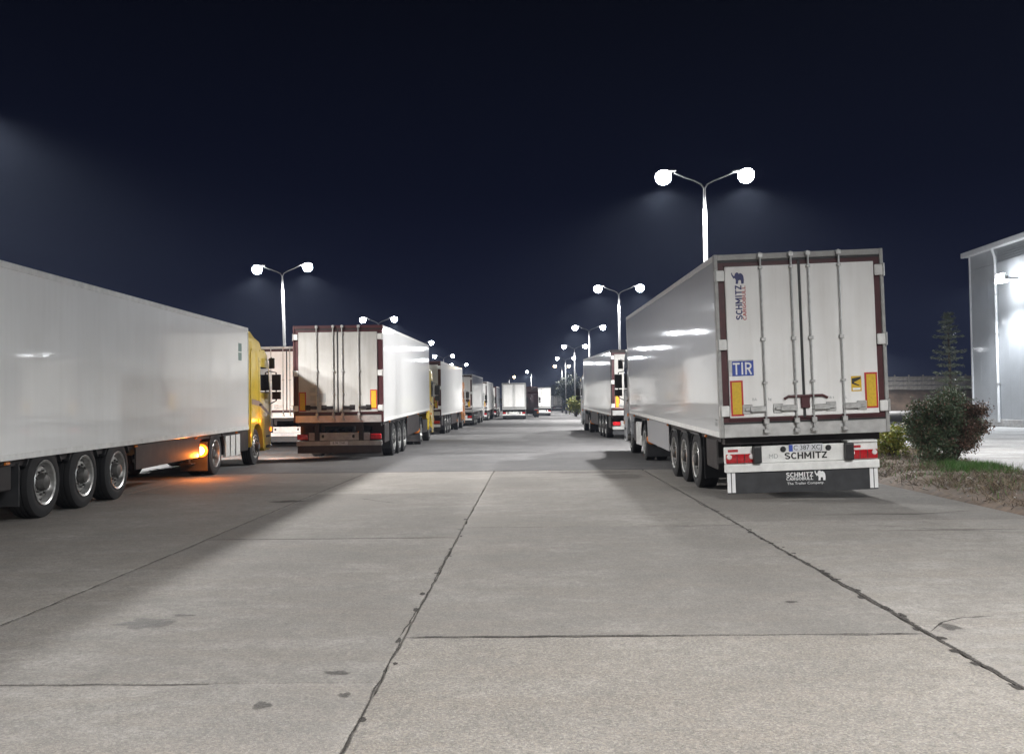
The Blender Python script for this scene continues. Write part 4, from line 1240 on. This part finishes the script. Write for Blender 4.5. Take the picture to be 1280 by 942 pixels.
def conifer(x, y, h, label):
    root = empty('conifer_tree', (x, y, 0), 0, label, 'tree')
    obj('trunk', MB().tube([(0, 0, 0), (0.03, 0, h * 0.5), (0, 0.02, h * 0.97)], [0.11, 0.07, 0.012], 8), 'bark', root, smooth=40)
    br = MB()
    P = []; A = []; B = []
    z = 0.5
    while z < h * 0.985:
        f = 1 - z / h
        rmax = (0.10 + 1.3 * f ** 0.85) * rng.uniform(0.75, 1.2)
        n = int(rng.integers(4, 7))
        a0 = rng.uniform(0, 6.28)
        for k in range(n):
            th = a0 + 6.28 * k / n + rng.uniform(-0.3, 0.3)
            L = rmax * rng.uniform(0.65, 1.15)
            tip = np.array([math.cos(th) * L, math.sin(th) * L, z + L * rng.uniform(0.02, 0.22)])
            base = np.array([0, 0, z])
            br.tube([base, (base + tip) / 2 + np.array([0, 0, -0.03]), tip], [0.014, 0.009, 0.004], 4)
            m = int(52 * L) + 12
            for q in range(m):
                t_ = rng.uniform(0.12, 1.05)
                p = base + (tip - base) * t_ + rng.normal(size=3) * 0.05 * (1.2 - 0.5 * t_)
                d = (tip - base) / L + rng.normal(size=3) * 0.55
                d /= np.linalg.norm(d)
                w = np.cross(d, rng.normal(size=3)); w /= np.linalg.norm(w)
                P.append(p); A.append(d * 0.085); B.append(w * 0.019)
        z += rng.uniform(0.26, 0.40) * (0.5 + 0.8 * f)
    tag(obj('branches', br, 'bark', root), kind='stuff')
    quads('foliage', np.array(P), np.array(A), np.array(B), 'needles', root)
    return root


obj('planting_bed', MB().lathe([(0.0, 1.6), (0.10, 1.5), (0.16, 0.5)], 24, axis='Z', c=(19.4, 44, 0.0)), 'earth')
tag(bpy.data.objects['planting_bed'], kind='structure')
conifer(19.4, 44, 5.75, 'slender conifer standing behind the dark bush, left of the grey warehouse')


def tree(x, y, h, rx, label, mat='tree', per=70, group=None):
    root = empty('tree', (x, y, 0), 0, label, 'tree', group)
    tr = MB()
    tr.tube([(0, 0, 0), (0.1, 0, h * 0.35), (0, 0.1, h * 0.7)], [0.2, 0.14, 0.05], 8)
    P, cc = clumps(90, per, (0, 0, h * 0.56), (rx, rx, h * 0.42), 0.16 * rx + 0.12, 0.3)
    for c in cc[::8]:
        tr.tube([(0, 0, h * 0.25), tuple(c * np.array([0.5, 0.5, 0.8])), tuple(c)], [0.06, 0.04, 0.012], 5)
    obj('trunk', tr, 'bark', root)
    leaves('crown', P[P[:, 2] > 0.3], 0.16, mat, root)
    return root


TG = 'dark trees at the far end of the lane'
tree(7.7, 182, 7.6, 2.3, 'tall dark tree right of the far lorries, in front of small lamps', group=TG)
tree(10.6, 196, 6.6, 2.0, 'dark tree just right of the tallest far tree, beside the second trailer', group=TG)
tree(6.9, 285, 8.2, 3.2, 'distant olive tree above the tiny pinkish lorry', group=TG)
tree(13.5, 300, 9.0, 3.0, 'distant tree behind the dark trees, mostly hidden', group=TG)
shrub(5.75, 118, 'shrub', 'far yellow-green shrub at the foot of the dark trees by the second trailer', 'bush', 3.0, (0.9, 0.9, 1.25), 'shrub', 60, 24, 0.12, 0.22)

# verge: low mound of dry earth with weeds and grass
vb = [(6.6, -6), (6.55, 8), (6.6, 16), (6.8, 22), (7.4, 27.4), (11.4, 27.4), (10.4, 23.0), (9.72, 18.8), (9.35, 13), (9.3, -6)]


def inside(px, py, poly):
    c = False
    j = len(poly) - 1
    for i in range(len(poly)):
        if (poly[i][1] > py) != (poly[j][1] > py) and px < (poly[j][0] - poly[i][0]) * (py - poly[i][1]) / (poly[j][1] - poly[i][1]) + poly[i][0]:
            c = not c
        j = i
    return c


def edge_dist(px, py, poly):
    best = 9
    for i in range(len(poly)):
        a = Vector(poly[i]); b = Vector(poly[(i + 1) % len(poly)]); p = Vector((px, py))
        t_ = max(0, min(1, (p - a).dot(b - a) / max(1e-6, (b - a).length_squared)))
        best = min(best, (p - a.lerp(b, t_)).length)
    return best


def verge_z(px, py):
    if not inside(px, py, vb):
        return -0.03 - 0.3 * min(0.3, edge_dist(px, py, vb))
    e = edge_dist(px, py, vb)
    n = mnoise.noise(Vector((px * 1.6, py * 1.6, 2))) * 0.07 + mnoise.noise(Vector((px * 6, py * 6, 4))) * 0.025
    return min(1, e / 0.5) * (0.15 + n) + 0.012 + 0.02 * mnoise.noise(Vector((px * 3, py * 3, 8)))


gx = np.arange(6.2, 11.9, 0.1); gy = np.arange(4.0, 27.9, 0.1)
vz = [(float(a), float(b), verge_z(float(a), float(b))) for b in gy for a in gx]
nx = len(gx)
vf = [(j * nx + i, j * nx + i + 1, (j + 1) * nx + i + 1, (j + 1) * nx + i) for j in range(len(gy) - 1) for i in range(nx - 1)]
vm = MB().add(vz, vf)
verge = tag(obj('earth_verge', vm, 'earth', smooth=180), kind='structure')


def blades(name, pts, hmin, hmax, wid, mat, lay=0.5, label=None):
    n = len(pts)
    P0 = np.array(pts)
    h = rng.uniform(hmin, hmax, (n, 1))
    d = rng.normal(size=(n, 3)) * lay
    d[:, 2] = 1.0
    d /= np.linalg.norm(d, axis=1)[:, None]
    w = np.cross(d, rand_dirs(n)); w /= np.linalg.norm(w, axis=1)[:, None]
    V = np.empty((n, 3, 3))
    V[:, 0] = P0 - w * wid; V[:, 1] = P0 + w * wid; V[:, 2] = P0 + d * h
    me = bpy.data.meshes.new(name)
    me.from_pydata(V.reshape(-1, 3).tolist(), [], np.arange(3 * n).reshape(n, 3).tolist())
    me.materials.append(M[mat])
    o = bpy.data.objects.new(name, me)
    C.objects.link(o)
    return tag(o, label, None, None, 'stuff')


def scatter(n, x0, x1, y0, y1, dens=None, margin=0.0):
    out = []
    while len(out) < n:
        a, b = rng.uniform(x0, x1), rng.uniform(y0, y1)
        if not inside(a, b, vb) or edge_dist(a, b, vb) < margin * rng.uniform(0, 1):
            continue
        if dens and rng.uniform() > dens(a, b):
            continue
        out.append((a, b, verge_z(a, b) - 0.01))
    return out


dn = lambda a, b: max(0.05, min(1, 0.5 + 1.6 * mnoise.noise(Vector((a * 1.3, b * 1.3, 11)))))
blades('dry_grass', scatter(24000, 6.5, 11.6, 9, 27.4, dn, 0.30), 0.05, 0.24, 0.006, 'dry', 1.3, 'tangled dry brown weeds covering the verge')
gr = lambda a, b: math.exp(-(((a - 8.72) / 0.42) ** 2 + ((b - 18.8) / 0.7) ** 2)) + 0.006
blades('green_grass', scatter(5200, 6.7, 11, 14, 26, gr, 0.2), 0.06, 0.24, 0.007, 'green', 0.45, 'patch of fresh green grass at the foot of the dark bush')
# dry litter: short twigs lying about
tw = MB()
for a, b, z in scatter(420, 6.5, 11.4, 11, 26, dn, 0.1):
    th = rng.uniform(0, 6.28); l_ = rng.uniform(0.06, 0.28)
    tw.tube([(a, b, z + 0.02), (a + math.cos(th) * l_, b + math.sin(th) * l_, z + rng.uniform(0.02, 0.10))], [0.006, 0.003], 4)
tag(obj('dry_twigs', tw, 'bark'), 'thin dry twigs lying among the weeds of the verge', kind='stuff')


def stone(x, y, s, label, group=None):
    bm = bmesh.new()
    bmesh.ops.create_icosphere(bm, subdivisions=2, radius=s)
    for v in bm.verts:
        v.co *= 1 + 0.35 * mnoise.noise(v.co * (1.4 / s) + Vector((x, y, 0)))
        v.co.z *= 0.62
    me = bpy.data.meshes.new('stone'); bm.to_mesh(me); bm.free()
    me.materials.append(M['stone'])
    o = bpy.data.objects.new('stone', me); C.objects.link(o)
    o.location = (x, y, max(0, verge_z(x, y)) + s * 0.3)
    return tag(o, label, 'stone', group)


SG = 'stones on the verge'
stone(9.45, 18.3, 0.13, 'pale angular stone at the right end of the grass patch', SG)
stone(8.9, 17.6, 0.05, 'small pale stone among dry weeds in front of the grass patch', SG)
stone(7.6, 16.6, 0.06, 'small pale stone near the concrete edge, closest to the white trailer', SG)
pb = MB()
for a, b, z in scatter(380, 6.5, 10, 11, 24, None, 0.0):
    s = rng.uniform(0.008, 0.028)
    vs = [tuple(np.array([a, b, z + s * 0.6]) + np.array(q) * s * rng.uniform(0.6, 1.2)) for q in ((1, 0, 0), (-1, 0, 0), (0, 1, 0), (0, -1, 0), (0, 0, 0.8), (0, 0, -0.8))]
    pb.add(vs, [(0, 2, 4), (2, 1, 4), (1, 3, 4), (3, 0, 4), (2, 0, 5), (1, 2, 5), (3, 1, 5), (0, 3, 5)])
tag(obj('gravel', pb, 'stone'), 'loose gravel along the concrete edge of the verge', kind='stuff')

# ------------------------------------------------------------------ far bank and fence on the right
bk = MB()
xs = np.arange(14, 130, 1.5)
rows_ = [(0.0, 0.0), (0.9, 1.4), (2.2, 2.6), (3.6, 3.15), (7, 3.2), (30, 3.2)]
vs = []
for dy, z in rows_:
    for x in xs:
        n = mnoise.noise(Vector((x * 0.3, dy * 0.4, 1))) * 0.35 if 0 < dy < 7 else 0
        vs.append((float(x), 144 + dy + n, z + n * 0.7 if z > 0 else -0.05))
nx = len(xs)
bk.add(vs, [(j * nx + i, j * nx + i + 1, (j + 1) * nx + i + 1, (j + 1) * nx + i) for j in range(len(rows_) - 1) for i in range(nx - 1)])
tag(obj('earth_bank', bk, 'bank', smooth=180), kind='structure')
fe = empty('fence', (44, 149, 3.15), 0, 'pale concrete panel fence on top of the brown bank, seen right of the trailer', 'fence')
for i in range(22):
    obj('fence_post', lambda: MB().prism([(-0.11, -0.3), (0.11, -0.3), (0.11, 2.3), (0.0, 2.4), (-0.11, 2.3)], 1, -0.11, 0.11), 'fence', fe, key='fpost', loc=(i * 2.2, 0, 0))
    for r_ in range(3):
        obj('fence_panel', lambda: MB().box(0.12, 2.08, -0.05, 0.05, 0.02, 0.68), 'fence', fe, bevel=0.03, key='fpanel', loc=(i * 2.2, 0, r_ * 0.72))

# ------------------------------------------------------------------ thin volume added to put a halo round the lamps
hm = bpy.data.materials.new('halo_haze'); hm.use_nodes = True
ht = hm.node_tree; ht.nodes.clear()
ho = ht.nodes.new('ShaderNodeOutputMaterial'); hv = ht.nodes.new('ShaderNodeVolumePrincipled')
hv.inputs['Color'].default_value = (0.62, 0.74, 1.0, 1); hv.inputs['Density'].default_value = HAZE
hv.inputs['Anisotropy'].default_value = 0.3
ht.links.new(hv.outputs[0], ho.inputs['Volume'])
M['air'] = hm
tag(obj('haze', MB().box(-1550, 1550, -250, 2650, -1.05, 14.0), 'air'), kind='stuff')
